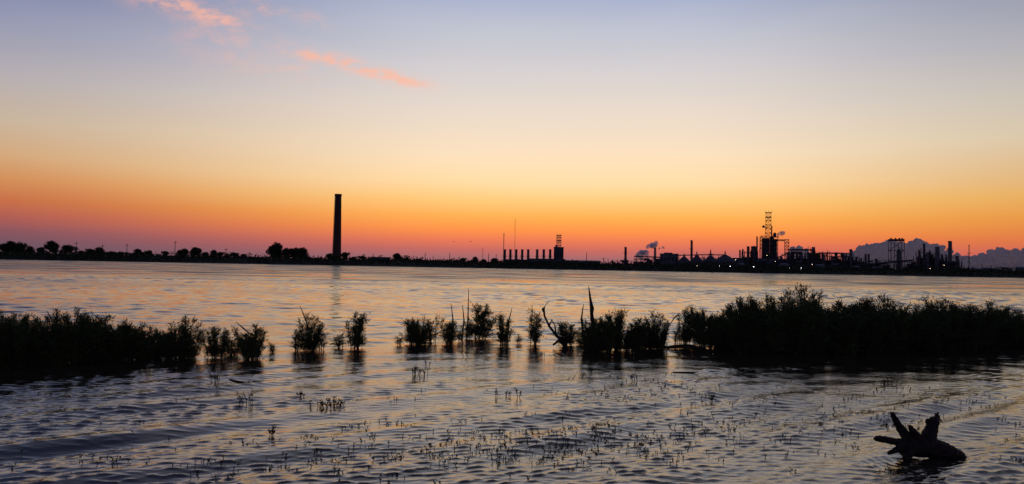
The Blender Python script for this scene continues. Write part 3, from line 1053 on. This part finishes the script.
TREES = [(4, 243.5, 14, 'dense tree at the very left edge of the photo', 1), (12, 241.6, 13, 'tall dense tree second from the left edge', 0),
         (21, 242.4, 11, 'tree at the right of the dense left clump', 5), (30, 246.4, 12, 'lower tree just right of the dense left clump', 3),
         (40, 247.6, 6, 'small bushy tree left of the round topped tree', 2), (49, 241.4, 13, 'round topped tree standing clear near the left edge', 0),
         (67.5, 245, 15, 'broad tree right of the round topped tree', 1), (80, 251, 12, 'low scrubby tree between two broad trees', 3),
         (91, 249.4, 9, 'left lobe tree of the broad mound near the left poles', 2), (98, 247.4, 14, 'broad mounded tree near the left poles', 3),
         (112, 251.6, 12, 'low tree left of the lone pole', 3), (121, 252, 10, 'low tree right of the mounded tree', 1),
         (132, 253, 8, 'small tree right of the lone pole', 5), (136.6, 248.6, 5, 'narrow pointed tree left of the rounded pair', 4),
         (142, 252, 6, 'small round tree beside the narrow pointed tree', 0), (148.6, 250.4, 8, 'rounded tree before the low flat shed', 5),
         (165, 251.2, 8, 'rounded tree above the left end of the pale roof', 1), (179.6, 250.4, 6, 'left of two upright trees behind the pale roof', 2),
         (185.4, 249.2, 6, 'right of two upright trees behind the pale roof', 2), (196.8, 247.8, 12, 'big round tree behind the pale roofed shed', 0),
         (205.4, 252, 5, 'small tree right of the big round one', 4), (212.6, 250, 8, 'round tree at the right end of the pale roof', 5),
         (220, 252, 8, 'low tree just past the pale roof', 1), (226, 254, 8, 'low scrubby tree at the pole left of the pale shed', 3),
         (233.6, 252.8, 8, 'round low tree left of the pale walled shed', 0), (242.4, 254, 7, 'small dark tree touching the pale walled shed', 5),
         (272, 246.5, 11, 'left tree of the biggest clump', 0), (277.6, 242.6, 13, 'tallest tree of the biggest clump left of the chimney', 5),
         (286, 248, 12, 'tree in the middle of the biggest clump', 1), (294, 248.2, 12, 'second tree from right in the biggest clump', 0),
         (301, 247.6, 12, 'right tree of the biggest clump', 5), (309, 257, 8, 'low bush tree right of the biggest clump', 3),
         (318, 258, 10, 'low scrub tree left of the chimney trees', 3), (328.6, 253.8, 6, 'small tree at the left foot of the chimney', 2),
         (336, 256, 9, 'low tree directly before the chimney', 3), (344.6, 252.2, 10, 'round tree at the right foot of the chimney', 1),
         (353, 257, 8, 'low tree right of the chimney tree', 3), (362.6, 256, 8, 'small mound tree left of the flat building', 1),
         (369, 258, 7, 'low bushy tree touching the flat building', 3), (395.8, 253.6, 9, 'round tree at the right end of the flat building', 0),
         (401, 257, 7, 'low tree right of the flat building tree', 3), (406.6, 257.6, 7, 'low tree left of the small shed', 1),
         (419, 258.6, 7, 'low tree above the small low shed', 5), (463, 258, 7, 'low tree right of the crossed utility pole', 1),
         (475.4, 257, 9, 'wider low tree left of the short stacks', 3), (483, 259.4, 8, 'low scrub tree between the thin mast and poles', 3),
         (495.4, 258.4, 9, 'low tree at the left of the short stacks', 5), (456, 260, 9, 'low scrub tree at the crossed utility pole', 3)]
for i, (x, top, w, lb, k) in enumerate(TREES):
    place_tree(x, top, w, lb, k, Y=608 + (i * 7) % 14)

# uneven scrub all along the far bank
r = np.random.default_rng(5)
P = []
for k in range(34000):
    x = r.uniform(-520, 520)
    h = 2.6 + 1.0 * math.sin(x * .05) + .8 * math.sin(x * .17 + 2) + .6 * math.sin(x * .43)
    if x < -40:
        h += .9
    if x > 60:
        h *= 1.0 if x < 130 else 1.35
    z = r.uniform(0, max(.7, h)) if r.random() < .9 else r.uniform(0, 3)
    y = r.uniform(563, 606)
    if y < 597:
        z = min(z, r.uniform(0, 1.6))
    zb = np.interp(y, gy, gz)
    P.append((x, y, zb + z * .9))
P = np.array(P)
o = link('scrub', leaf_mesh('scrub', P, r.normal(size=P.shape) + np.array([0, 0, .4]), 1.5, 1.0, r), 'far_leaf')
tag(o, 'low dark scrub growing along the whole far bank', 'scrub', kind='stuff')


# ------------------------------------------------------------------ smoke and clouds
def puff(name, mats, blobs, Y, label, cat, seed):
    """lumpy closed volume"""
    bm = MB()
    for (px, py, rp) in blobs:
        p = at(px, py, Y)
        rr = PX(rp, Y)
        n = 12
        prof = [(rr * math.sin(math.pi * (i + .25) / (n + .5)) , -rr * math.cos(math.pi * (i + .25) / (n + .5))) for i in range(n + 1)]
        bm.lathe(prof, 18, cx=p.x, cy=p.y, z=p.z)
    o = bm.obj(name, None)
    o.data.materials.append(mats)
    md = o.modifiers.new('remesh', 'REMESH')
    md.mode = 'VOXEL'
    md.voxel_size = PX(.45, Y)
    tx = bpy.data.textures.new(name, 'CLOUDS')
    tx.noise_scale = PX(4, Y)
    tx.noise_depth = 3
    dm = o.modifiers.new('billow', 'DISPLACE')
    dm.texture = tx
    dm.texture_coords = 'GLOBAL'
    dm.strength = PX(3.2 if Y < 1000 else 5.5, Y)
    dm.mid_level = .5
    tag(o, label, cat, kind='stuff')
    return o


def volmat(name, dens, scale, Y):
    m = bpy.data.materials.new(name)
    m.use_nodes = True
    nt = m.node_tree
    nt.nodes.clear()
    out = nt.nodes.new('ShaderNodeOutputMaterial')
    pv = nt.nodes.new('ShaderNodeVolumePrincipled')
    pv.inputs['Color'].default_value = (.92, .93, .96, 1)
    tcn = nt.nodes.new('ShaderNodeTexCoord')
    nn = nt.nodes.new('ShaderNodeTexNoise')
    nn.inputs['Scale'].default_value = scale
    nn.inputs['Detail'].default_value = 4
    mr = nt.nodes.new('ShaderNodeMapRange')
    mr.inputs[1].default_value = .32
    mr.inputs[2].default_value = .62
    mr.inputs[3].default_value = 0
    mr.inputs[4].default_value = dens
    nt.links.new(tcn.outputs['Object'], nn.inputs['Vector'])
    nt.links.new(nn.outputs[0], mr.inputs[0])
    nt.links.new(mr.outputs[0], pv.inputs['Density'])
    nt.links.new(pv.outputs[0], out.inputs['Volume'])
    return m


sm = volmat('steam', 1.1, .22, 660)
puff('steam_plume', sm, [(638.5, 255.4, 3), (641.5, 253.4, 3.6), (645.4, 253, 3.2), (641, 256.5, 3.4), (646, 255.4, 3)], 660, 'lower grey steam puff left of the grey stack', 'steam', 1)
puff('steam_plume', sm, [(648.6, 246.4, 2.6), (652, 245.8, 3.0), (655, 245, 2.8), (656.2, 242.6, 1.6), (659.5, 248.2, 1.5), (662.5, 247.8, 1.6), (654, 247.2, 2)], 662, 'upper wispy steam puff above the grey stack', 'steam', 2)
puff('steam_plume', sm, [(779, 234.6, 1.8), (781.4, 233.6, 2.6), (783.2, 232.8, 1.8), (778, 236.4, 1.2)], 660, 'small grey steam puff right of the big derrick', 'steam', 3)

cm_ = bpy.data.materials.new('cloud')
cm_.use_nodes = True
nt2 = cm_.node_tree
nt2.nodes.clear()
out = nt2.nodes.new('ShaderNodeOutputMaterial')
df = nt2.nodes.new('ShaderNodeBsdfDiffuse')
df.inputs[0].default_value = (.88, .84, .80, 1)
tl = nt2.nodes.new('ShaderNodeBsdfTranslucent')
tl.inputs[0].default_value = (.84, .80, .80, 1)
mx = nt2.nodes.new('ShaderNodeMixShader')
mx.inputs[0].default_value = .8
nt2.links.new(df.outputs[0], mx.inputs[1])
nt2.links.new(tl.outputs[0], mx.inputs[2])
nt2.links.new(mx.outputs[0], out.inputs[0])
CY = 9000
blobs = [(x_, y_, 6) for x_ in range(852, 1165, 5) for y_ in (262, 268)]
prof = [(793, 247), (800, 246), (806, 249), (846, 254), (854, 250), (861, 245.4), (868, 244), (875, 243.4), (883, 241.8), (891, 239.4), (898, 241), (905, 243.4),
        (912, 241.6), (918.5, 239.2), (925, 242.6), (934, 243.8), (942, 244.6), (949, 249), (957, 254), (966, 257.4), (975, 257), (983, 253),
        (992, 249.4), (1000, 247), (1008, 249.6), (1016, 249.2), (1025, 247.4), (1040, 244), (1058, 240), (1080, 243), (1105, 238), (1130, 244), (1160, 250)]
for x, y in prof:
    rr = 3.6 + random.uniform(-1.2, 3.0)
    blobs.append((x, y + rr, rr))
    yy = y + rr
    while yy < 276:
        yy += rr * .9
        rr = min(9, rr * 1.15)
        blobs.append((x + random.uniform(-3, 3), yy + 1, rr))
cb = puff('cloud_bank', cm_, blobs, CY, 'low grey blue cloud bank behind the right part of the refinery', 'cloud', 9)
cb.data.polygons.foreach_set('use_smooth', [True] * len(cb.data.polygons))


# ------------------------------------------------------------------ willow shrubs standing in the water (unit height 1)
def shrub_meshes(seed, nst=9, spread=.36, low=.22, nleaf=5200, lean=0.0):
    r = np.random.default_rng(seed)
    tr = MB()
    P, D = [], []
    tips = []
    for s in range(nst):
        a = r.uniform(0, 6.28)
        q_ = spread * r.uniform(.1, 1) ** .7
        hh = r.uniform(.5, 1.0) * (1 - .2 * q_ / spread)
        bx, by = .45 * q_ * math.cos(a), .45 * q_ * math.sin(a)
        ex, ey = q_ * math.cos(a) + lean, q_ * math.sin(a)
        n = 9
        pts = []
        for k in range(n):
            f = k / (n - 1)
            pts.append(np.array([bx + (ex - bx) * f ** 1.3 + r.normal() * .008, by + (ey - by) * f ** 1.3 + r.normal() * .008, -.12 + (hh + .12) * f]))
        tr.tube(pts, [.011 * (1 - .85 * k / (n - 1)) for k in range(n)], 5)
        for k in range(1, n):
            for _ in range(7 if k < 4 else 4):
                f = r.random()
                p0 = pts[k - 1] * (1 - f) + pts[k] * f
                if p0[2] < low * r.uniform(.0, 1.0) - .02:
                    continue
                aa = r.uniform(0, 6.28)
                l = r.uniform(.08, .25) * (1.1 - .5 * k / n)
                d = np.array([math.cos(aa), math.sin(aa), r.uniform(.2, 2.2)])
                d = d / np.linalg.norm(d) * l
                p1 = p0 + d * .6
                d = d + np.array([0, 0, r.normal() * .03])
                p2 = p0 + d + np.array([0, 0, -.02])
                tr.tube([p0, p1, p2], [.004, .003, .0012], 3, cap=False)
                tips.append((p0, p2))
            if k > 2:
                tips.append((pts[k - 1], pts[k]))
        tips.append((pts[-2], pts[-1] + np.array([0, 0, .03])))
    for _ in range(nleaf):
        a_, b_ = tips[r.integers(len(tips))]
        f = r.uniform(.05, 1.08)
        p = a_ * (1 - f) + b_ * f + r.normal(size=3) * (.012 + .03 * r.random() ** 3)
        d = (b_ - a_) / (np.linalg.norm(b_ - a_) + 1e-6) + r.normal(size=3) * .55 + np.array([0, 0, .12])
        P.append(p)
        D.append(d)
    fo = leaf_mesh('foliage', np.array(P), np.array(D), (.07), .013, r)
    return tr.mesh('branches'), fo


SV = [shrub_meshes(200, 13, .36, .0, 6800), shrub_meshes(201, 10, .42, .05, 5600), shrub_meshes(202, 8, .27, .10, 3300), shrub_meshes(203, 16, .48, .02, 8200),
      shrub_meshes(204, 5, .18, .1, 1500), shrub_meshes(205, 12, .38, .0, 6200, .08), shrub_meshes(206, 3, .13, .2, 800)]
SHW = [.75, .85, .55, .95, .36, .8, .3]


def hy(px):
    return 264.5 + (px - 512) * math.tan(ROLL)


def shrub(px, basey, topy, wpx, kind, label, group):
    Y = EYE.z * F_PX / (basey - hy(px))
    p = at(px, basey, Y)
    H = at(px, topy, Y).z
    t = thing('willow_shrub', label, 'shrub', (p.x, Y, 0), group, random.uniform(0, 6.28))
    br, fo = SV[kind]
    link('branches', br, 'bark', t)
    link('foliage', fo, 'leaf', t)
    s = 1.1 * PX(wpx, Y) / SHW[kind]
    hv = random.choice([.84, .93, 1.0, 1.04, 1.1])
    t.scale = (s * random.uniform(.9, 1.25), s * random.uniform(.9, 1.25), H / .97 * hv)
    t.rotation_euler = (random.uniform(-.14, .14), random.uniform(-.2, .2), random.uniform(0, 6.28))


# right-hand thicket: front and back rows
n_lab = ['first', 'second', 'third', 'fourth', 'fifth', 'sixth', 'seventh', 'eighth', 'ninth', 'tenth', 'eleventh', 'twelfth', 'thirteenth', 'fourteenth', 'fifteenth', 'sixteenth', 'seventeenth', 'eighteenth', 'nineteenth']
front = [(716, 349, 305, 40, 1), (735, 350, 301, 40, 0), (752, 351, 293, 44, 3), (773, 352, 298, 42, 0), (794, 352, 288, 46, 5), (812, 352, 291, 44, 3),
         (832, 352, 292, 44, 0), (852, 351, 297, 42, 1), (872, 351, 296, 42, 3), (890, 351, 300, 40, 0), (907, 350, 297, 36, 5), (926, 350, 303, 40, 3),
         (944, 349, 297, 40, 0), (961, 348, 301, 38, 1), (979, 348, 297, 42, 3), (997, 347, 303, 38, 0), (1013, 347, 308, 38, 5), (1032, 346, 306, 40, 3), (1052, 346, 302, 40, 0)]
for i, (x, b_, tp, w, k) in enumerate(front):
    shrub(x, b_, tp, w, k, f'leafy willow shrub in the right thicket\'s front row, {n_lab[i]} from its left end', 'front row of the right thicket')
backr = [(726, 342, 306, 36, 0), (743, 342, 298, 40, 1), (762, 343, 296, 40, 5), (784, 343, 293, 42, 3), (803, 343, 286, 42, 0), (822, 343, 290, 42, 5), (842, 342, 295, 42, 3),
         (862, 342, 292, 38, 1), (881, 342, 295, 40, 0), (899, 342, 300, 40, 3), (917, 341, 301, 40, 1), (935, 341, 300, 36, 0), (953, 340, 297, 38, 5), (970, 340, 300, 40, 3), (988, 340, 300, 38, 0), (1006, 340, 303, 36, 1), (1024, 339, 304, 38, 3)]
for i, (x, b_, tp, w, k) in enumerate(backr):
    shrub(x, b_, tp, w, k, f'leafy willow shrub in the right thicket\'s back row, {n_lab[i]} from its left end', 'back row of the right thicket')
# left-hand thicket
lf = [(-22, 366, 308, 44, 3), (-2, 365, 312, 40, 0), (16, 365, 307, 40, 3), (36, 364, 314, 38, 5), (54, 363, 309, 38, 0), (74, 362, 308, 40, 3), (96, 361, 303, 42, 0), (115, 360, 312, 38, 3), (134, 359, 322, 34, 1), (152, 358, 323, 34, 5)]
for i, (x, b_, tp, w, k) in enumerate(lf):
    shrub(x, b_, tp, w, k, f'leafy willow shrub in the left thicket\'s front row, {n_lab[i]} from the left edge', 'front row of the left thicket')
lb_ = [(5, 352, 311, 36, 0), (26, 352, 308, 36, 1), (46, 351, 315, 34, 3), (64, 351, 311, 34, 0), (85, 350, 306, 36, 5), (106, 350, 308, 36, 3), (126, 349, 322, 32, 0), (145, 348, 325, 30, 1), (164, 348, 327, 26, 0)]
for i, (x, b_, tp, w, k) in enumerate(lb_):
    shrub(x, b_, tp, w, k, f'leafy willow shrub in the left thicket\'s back row, {n_lab[i]} from the left edge', 'back row of the left thicket')
solo = [(174, 358, 318, 26, 5, 'left half of the bushy willow pair ending the left thicket'), (187, 358, 312, 28, 0, 'bushy willow shrub at the right end of the left thicket'),
        (217, 357, 320, 30, 1, 'loose green willow shrub between two denser ones'), (236, 355, 330, 18, 4, 'small thin willow sprout left of the dark round shrub'),
        (250, 358, 321, 32, 3, 'dark round willow shrub with a bare twig, right of the left thicket'), (272, 352, 341, 8, 4, 'tiny willow sprout right of the dark round shrub'),
        (308, 350, 306, 24, 0, 'willow shrub with a leaning bare twig, standing apart left of centre'), (299, 350, 326, 14, 4, 'low side sprout left of the twigged shrub'),
        (322, 349, 318, 16, 6, 'sparse thin willow sprout right of the twigged shrub'), (340, 347, 328, 14, 4, 'small low sprout left of the oval shrub'),
        (357, 348, 308, 22, 2, 'upright oval willow shrub with a long reflection'), (411, 343, 314, 18, 2, 'left half of the dense double shrub left of centre'),
        (421, 344, 315, 26, 3, 'right dense half of the double shrub left of centre'), (433, 341, 312, 13, 4, 'slim willow sprout beside the dense double shrub'),
        (447, 343, 312, 17, 4, 'open willow shrub between the double shrub and dead stems'), (449, 340, 318, 14, 4, 'short sprout behind the open willow shrub'),
        (470, 338, 316, 14, 4, 'small shrub at the foot of the bare stems'), (478, 338, 300, 26, 2, 'willow shrub with one high shoot right of the bare stems'),
        (460, 341, 325, 8, 6, 'tiny sprout left of the bare stems'), (399, 345, 330, 9, 6, 'very faint sprout left of the dense double shrub'),
        (503, 344, 312, 17, 2, 'slim single willow shrub in the centre of the photo'), (518, 343, 334, 10, 6, 'tiny twiggy sprout right of the slim centre shrub'),
        (533, 344, 300, 15, 4, 'thin upright willow left of the dead branch'), (536, 343, 312, 10, 6, 'faint sprout behind the thin upright willow'),
        (568, 345, 312, 20, 2, 'willow shrub right of the leaning dead branch'), (580, 345, 322, 14, 4, 'sprout squeezed between dead branch and centre clump'),
        (590, 351, 316, 26, 0, 'dark shrub around the broken pointed snag'), (602, 351, 313, 28, 3, 'dense shrub right of the broken pointed snag'),
        (613, 350, 298, 22, 2, 'tall shoot shrub rising above the centre clump'), (622, 350, 314, 30, 3, 'dense shrub in the middle of the centre clump'),
        (633, 350, 313, 24, 0, 'shrub right of the middle in the centre clump'), (646, 349, 318, 24, 5, 'second shrub from right in the centre clump'),
        (656, 349, 312, 24, 0, 'rightmost shrub of the centre clump, above the curved log'), (597, 350, 309, 18, 2, 'slim shrub against the broken pointed snag'),
        (684, 343, 306, 24, 1, 'open willow shrub between centre clump and right thicket'), (698, 344, 303, 24, 1, 'open willow shrub touching the right thicket'),
        (707, 346, 303, 26, 2, 'upright willow shrub at the left end of the right thicket'), (676, 343, 322, 8, 6, 'thin arching sprout left of the open willow shrub')]
for (x, b_, tp, w, k, lb2) in solo:
    shrub(x, b_, tp, w, k, lb2, 'willow shrubs standing in the water')


# ------------------------------------------------------------------ dead wood
def wpos(px, py):
    """point of the water surface seen at a photo position"""
    d = ray(px, py)
    return EYE + d * (-EYE.z / d.z)


def wood(name, base_px, base_py, segs, label, cat, vox=None, rough=.01, mat='drift'):
    """segs: list of ([(px, py, depth_offset)], [radius px]) in photo units at the base distance, built as one gnarled mesh"""
    p0 = wpos(base_px, base_py)
    Y = p0.y
    m_ = MB()
    for pts, rad in segs:
        P3 = []
        for (x, y, dy) in pts:
            q_ = at(x, y, Y + dy)
            P3.append(q_ - Vector((p0.x, p0.y, 0)))
        m_.tube(P3, [PX(q_, Y) for q_ in rad], 10)
    o = m_.obj(name, mat, smooth=True)
    o.location = (p0.x, p0.y, 0)
    if vox:
        md = o.modifiers.new('remesh', 'REMESH')
        md.mode = 'VOXEL'
        md.voxel_size = vox
        md.use_smooth_shade = True
        tx = bpy.data.textures.new(name, 'CLOUDS')
        tx.noise_scale = vox * 4
        tx.noise_depth = 3
        dm = o.modifiers.new('gnarl', 'DISPLACE')
        dm.texture = tx
        dm.texture_coords = 'LOCAL'
        dm.strength = rough
    tag(o, label, cat)
    return o


wood('driftwood_stump', 925, 456, [
    ([(903, 450, -.1), (912, 447, 0), (926, 447, 0), (940, 450, 0), (951, 454, 0), (960, 457, .03), (965, 459, .05)], [7, 9.5, 10.5, 9.5, 8.2, 6.2, 3]),
    ([(875.5, 438.2, -.25), (880, 438.8, -.2), (890, 440.5, -.15), (902, 443, -.1), (915, 448, 0)], [2.6, 3.2, 3.2, 4.0, 6.5]),
    ([(891.8, 412.6, .1), (894, 417, .1), (899, 426, .08), (905, 435, .05), (913, 446, 0)], [2.1, 2.9, 3.9, 5.0, 7.5]),
    ([(893, 414, .1), (890.8, 411.6, .12)], [1.3, .9]),
    ([(909.4, 425.5, -.12), (912, 430, -.1), (917, 437, -.05), (922, 446, 0)], [1.6, 2.8, 5.0, 7]),
    ([(937, 414.5, .15), (935, 419, .12), (932, 427, .1), (929, 436, .05), (927, 446, 0)], [3.2, 4.8, 6.0, 7.4, 9.5]),
    ([(936, 418, .12), (939, 417.5, .16)], [2.4, 1.6]), ([(932.5, 426, .1), (928, 421, .1), (927, 419, .1)], [3.4, 2.6, 1.8]),
    ([(918, 442, .0), (908, 446, -.12), (896, 450, -.2), (888, 453.5, -.24)], [6, 4.6, 3.0, 1.6]),
    ([(912, 449, -.1), (908, 455, -.2), (905, 460, -.25)], [5, 4.4, 3.2]), ([(937, 416, .15), (941, 421, .2), (943.5, 423, .2)], [1.0, .7, .5]),
    ([(936.5, 416, .15), (938.5, 412.4, .15)], [1.6, .9]), ([(878, 438.6, -.24), (875.2, 435.8, -.24)], [1.6, 1.0]),
],
     'black driftwood stump with upturned root stubs lying in the near water', 'driftwood', vox=.012, rough=.04)
wood('dead_branch', 564, 347, [
    ([(566, 350, 0), (563, 342, 0), (556, 335, .1), (549, 326, .2), (544.5, 316, .2), (544, 308, .2), (547, 303, .2), (549.5, 301, .2)], [2.2, 1.9, 1.5, 1.2, 1.1, .9, .6, .3]),
    ([(549, 326, .2), (551.5, 321, .1), (551, 318, .1)], [.9, .6, .3]), ([(556, 335, .1), (555, 326, 0), (552, 320, 0), (554, 318, 0)], [1.0, .8, .6, .3]),
    ([(565, 347, 0), (558, 340, -.1), (553, 345, -.3)], [1.2, .9, .6]),
    ([(544.6, 314, .2), (542, 310, .2), (542.5, 306, .2)], [.7, .5, .25]), ([(564, 346, 0), (570, 338, .1), (577, 333, .2)], [1.3, 1.0, .5]),
    ([(553, 345, -.2), (560, 340, -.1), (568, 336, 0), (578, 331, .1)], [1.1, 1.2, 1.0, .5])],
     'bare forked dead branch leaning left beside the centre clump', 'dead branch', vox=.022, rough=.02)
wood('snag', 592, 350, [
    ([(596, 352, 0), (595, 335, 0), (592, 318, 0), (591, 303, 0), (589.4, 292, 0), (588.6, 286, 0)], [2.4, 2.2, 1.9, 1.5, .9, .3]),
    ([(592, 316, 0), (593.5, 308, 0), (591.6, 301, 0)], [1.2, .8, .4]),
    ([(585, 350, .1), (583, 335, .1), (581.5, 318, .1), (583.5, 304, .1)], [1.5, 1.3, 1.0, .5])],
     'tall pointed broken snag rising from the centre clump', 'snag', vox=.022, rough=.02)
wood('floating_log', 692, 350, [
    ([(656, 346.5, 0), (668, 347.4, 0), (680, 346.2, 0), (690, 346, 0), (700, 348, 0), (712, 352, 0)], [1.0, 1.7, 1.9, 1.9, 1.7, .9]),
    ([(690, 347, 0), (697, 352, -.3), (704, 355, -.5)], [1.2, .9, .5])],
     'long curved log floating between the centre clump and right thicket', 'log', vox=.024, rough=.02)
wood('floating_log', 684, 373, [
    ([(669, 373.8, 0), (674, 372.8, 0), (684, 372.6, 0), (694, 372.4, 0), (699, 371.6, 0)], [.7, 1.2, 1.0, .8, .4])],
     'small thin floating stick in open water below the curved log', 'stick', vox=.015, rough=.008)
wood('floating_branch', 246, 383, [
    ([(229, 379.5, 0), (238, 382, 0), (248, 384, 0), (256, 381, 0)], [.9, 1.4, 1.3, .6]),
    ([(248, 383, 0), (252, 376, 0), (256, 373, 0)], [.8, .5, .3]), ([(240, 382, 0), (238, 388, -.3), (241, 392, -.5)], [.8, .5, .3]),
    ([(249, 384, 0), (248, 394, -.5), (247, 402, -.8)], [1.0, .7, .4])],
     'dark branch floating below the dark round shrub at left', 'branch', vox=.016, rough=.01)
for bx, by, pts, lb2 in ((302, 345, [(309, 330, 0), (305, 318, 0), (300, 306, 0)], 'bare twig leaning left out of the twigged shrub'),
                         (247, 340, [(250, 334, 0), (243, 328, 0), (236, 322, 0)], 'bare twig leaning left out of the dark round shrub'),
                         (466, 340, [(466, 341, 0), (468, 318, 0), (468.6, 289, 0)], 'tallest thin bare stem left of centre'),
                         (462, 340, [(462, 341, 0), (464, 320, 0), (462.5, 305, 0)], 'shorter bare stem beside the tallest thin one'),
                         (451, 340, [(450, 341, 0), (453, 320, 0), (451, 303, 0)], 'thin bare stem inside the open willow shrub'),
                         (669, 345, [(664, 345, 0), (668, 328, 0), (674, 318, 0), (680, 313, 0)], 'arching thin stem left of the open willow shrub'),
                         (508, 344, [(507, 344, 0), (509, 320, 0), (512, 308, 0)], 'bare shoot on the slim centre shrub')):
    wood('bare_stem', bx, by, [(pts, [.7] * (len(pts) - 1) + [.25])], lb2, 'stem', mat='bark')


# small clumps of weed breaking the surface
def clump(px, py, wpx, hpx, n, label, seed, name='weed_clump'):
    r = random.Random(seed)
    p0 = wpos(px, py)
    Y = p0.y
    t = thing(name, label, 'water weed', (p0.x, p0.y, 0), 'weed clumps in the near water')
    st = MB()
    P, D = [], []
    for k in range(n):
        x = r.gauss(0, .28) * PX(wpx, Y)
        y = r.gauss(0, .5) * PX(wpx, Y) * .6
        h = PX(hpx, Y) * r.uniform(.35, 1)
        lx = r.uniform(-.5, .5) * h
        st.tube([(x, y, -.1), (x + lx * .3, y, h * .5), (x + lx, y, h)], [.007, .006, .003], 4)
        for q_ in range(10):
            f = r.uniform(.3, 1)
            P.append((x + lx * f, y, h * f))
            D.append((r.gauss(0, 1), r.gauss(0, 1), .5 + r.random()))
    st.obj('stems', 'weed', t)
    link('leaves', leaf_mesh('leaves', np.array(P), np.array(D), .055, .02, np.random.default_rng(seed)), 'weed', t)


for i, (x, y, w, h_, n, lb2) in enumerate(((328, 406, 34, 8, 26, 'dense dark weed clump nearest the bottom left of centre'), (421, 375, 17, 8, 14, 'small weed clump below the dense double shrub'),
                                           (213, 384, 16, 26, 7, 'taller leafy weed stalks below the loose green shrub'), (246, 404, 14, 14, 7, 'sparse weed stalks below the floating branch'),
                                           (429, 366, 10, 6, 3, 'few twigs just above the small weed clump'), (496, 396, 4, 9, 2, 'left upright twig of the far pair at centre'),
                                           (507, 395, 8, 4, 4, 'low weed sprig between two upright twigs'), (518, 397, 3, 11, 3, 'right upright twig of the far pair at centre'),
                                           (711, 402, 5, 9, 6, 'dark little weed tuft right of centre in open water'), (634, 381, 8, 12, 7, 'forked weed stalks below the centre clump'),
                                           (543, 357, 6, 6, 4, 'tiny dark tuft below the thin upright willow'), (745, 374, 18, 5, 12, 'low weed tuft line below the right thicket'),
                                           (300, 396, 14, 5, 6, 'sparse twigs left of the dense dark clump'), 
                                           (886, 384, 20, 5, 14, 'low weed tuft line above the driftwood stump'), (272, 436, 10, 10, 6, 'weed stalks near the bottom left'))):
    clump(x, y, w, h_, n, lb2, 40 + i)

# hundreds of sprigs: scattered, one object
r = random.Random(99)
st = MB()
P, D = [], []


def band(x):      # the weedy belt runs diagonally over the near water
    return 470 - max(0, x - 200) * .085


cnt = 0
while cnt < 1400:
    u = r.random()
    if u < .62:
        x = r.gauss(560, 190)
        y = r.gauss(446 - (x - 500) * .045, 12)
    elif u < .8:
        x = r.gauss(900, 90)
        y = r.gauss(400, 14)
    elif u < .9:
        x = r.gauss(650, 60)
        y = r.gauss(388, 7)
    else:
        x = r.uniform(0, 1024)
        y = r.uniform(385, 480)
    if not (370 < y < 492 and -60 < x < 1090):
        continue
    # clustered
    for _ in range(r.choice([1, 1, 2, 3, 5])):
        xx = x + r.gauss(0, 5)
        yy = y + r.gauss(0, 2)
        p = wpos(xx, yy)
        h = r.uniform(.009, .028) * (1.7 if r.random() < .1 else 1)
        lx = r.uniform(-1.1, 1.1) * h
        zw = wz(p.x, p.y)
        st.tube([(p.x, p.y, zw - .06), (p.x + lx * .4, p.y, zw + h * .6), (p.x + lx, p.y, zw + h)], [.0075, .006, .004], 3)
        for q_ in range(r.choice([1, 2, 3, 4])):
            f = r.uniform(.1, 1)
            P.append((p.x + lx * f, p.y, zw + h * f))
            D.append((r.gauss(0, 1), r.gauss(0, 1), .3 + r.random()))
        cnt += 1
lm = leaf_mesh('sprigs', np.array(P), np.array(D), .045, .02, np.random.default_rng(4))
base_n = len(st.v)
lv = np.empty(len(lm.vertices) * 3, np.float32)
lm.vertices.foreach_get('co', lv)
st.v += [tuple(v) for v in lv.reshape(-1, 3)]
st.f += [(base_n + i, base_n + i + 1, base_n + i + 2, base_n + i + 3) for i in range(0, len(lm.vertices), 4)]
o = st.obj('weed_sprigs', 'weed')
tag(o, 'scattered tiny weed sprigs poking through the near water', 'water weed', kind='stuff')


# two far birds over the river
def bird(px, py, Y, span, label):
    p = at(px, py, Y)
    t = thing('bird', label, 'bird', p, 'birds over the far bank')
    MB().tube([(0, -.45, 0), (0, -.2, .02), (0, .15, .03), (0, .4, .0), (0, .62, .02)], [.05, .14, .15, .07, .02], 8).obj('body', 'bird', t)
    for s in (-1, 1):
        m_ = MB()
        m_.tube([(s * .08, 0, .05), (s * span * .25, -.03, .16), (s * span * .5, .15, .04)], [.09, .07, .02], 6)
        w = m_.obj('wing', 'bird', t)
    t.rotation_euler = (0, 0, .4)


bird(470.6, 241.8, 420, 2.0, 'right and larger of two tiny dark birds low over the far bank')
bird(454, 241.8, 450, 1.5, 'left and smaller of two tiny dark birds low over the far bank')
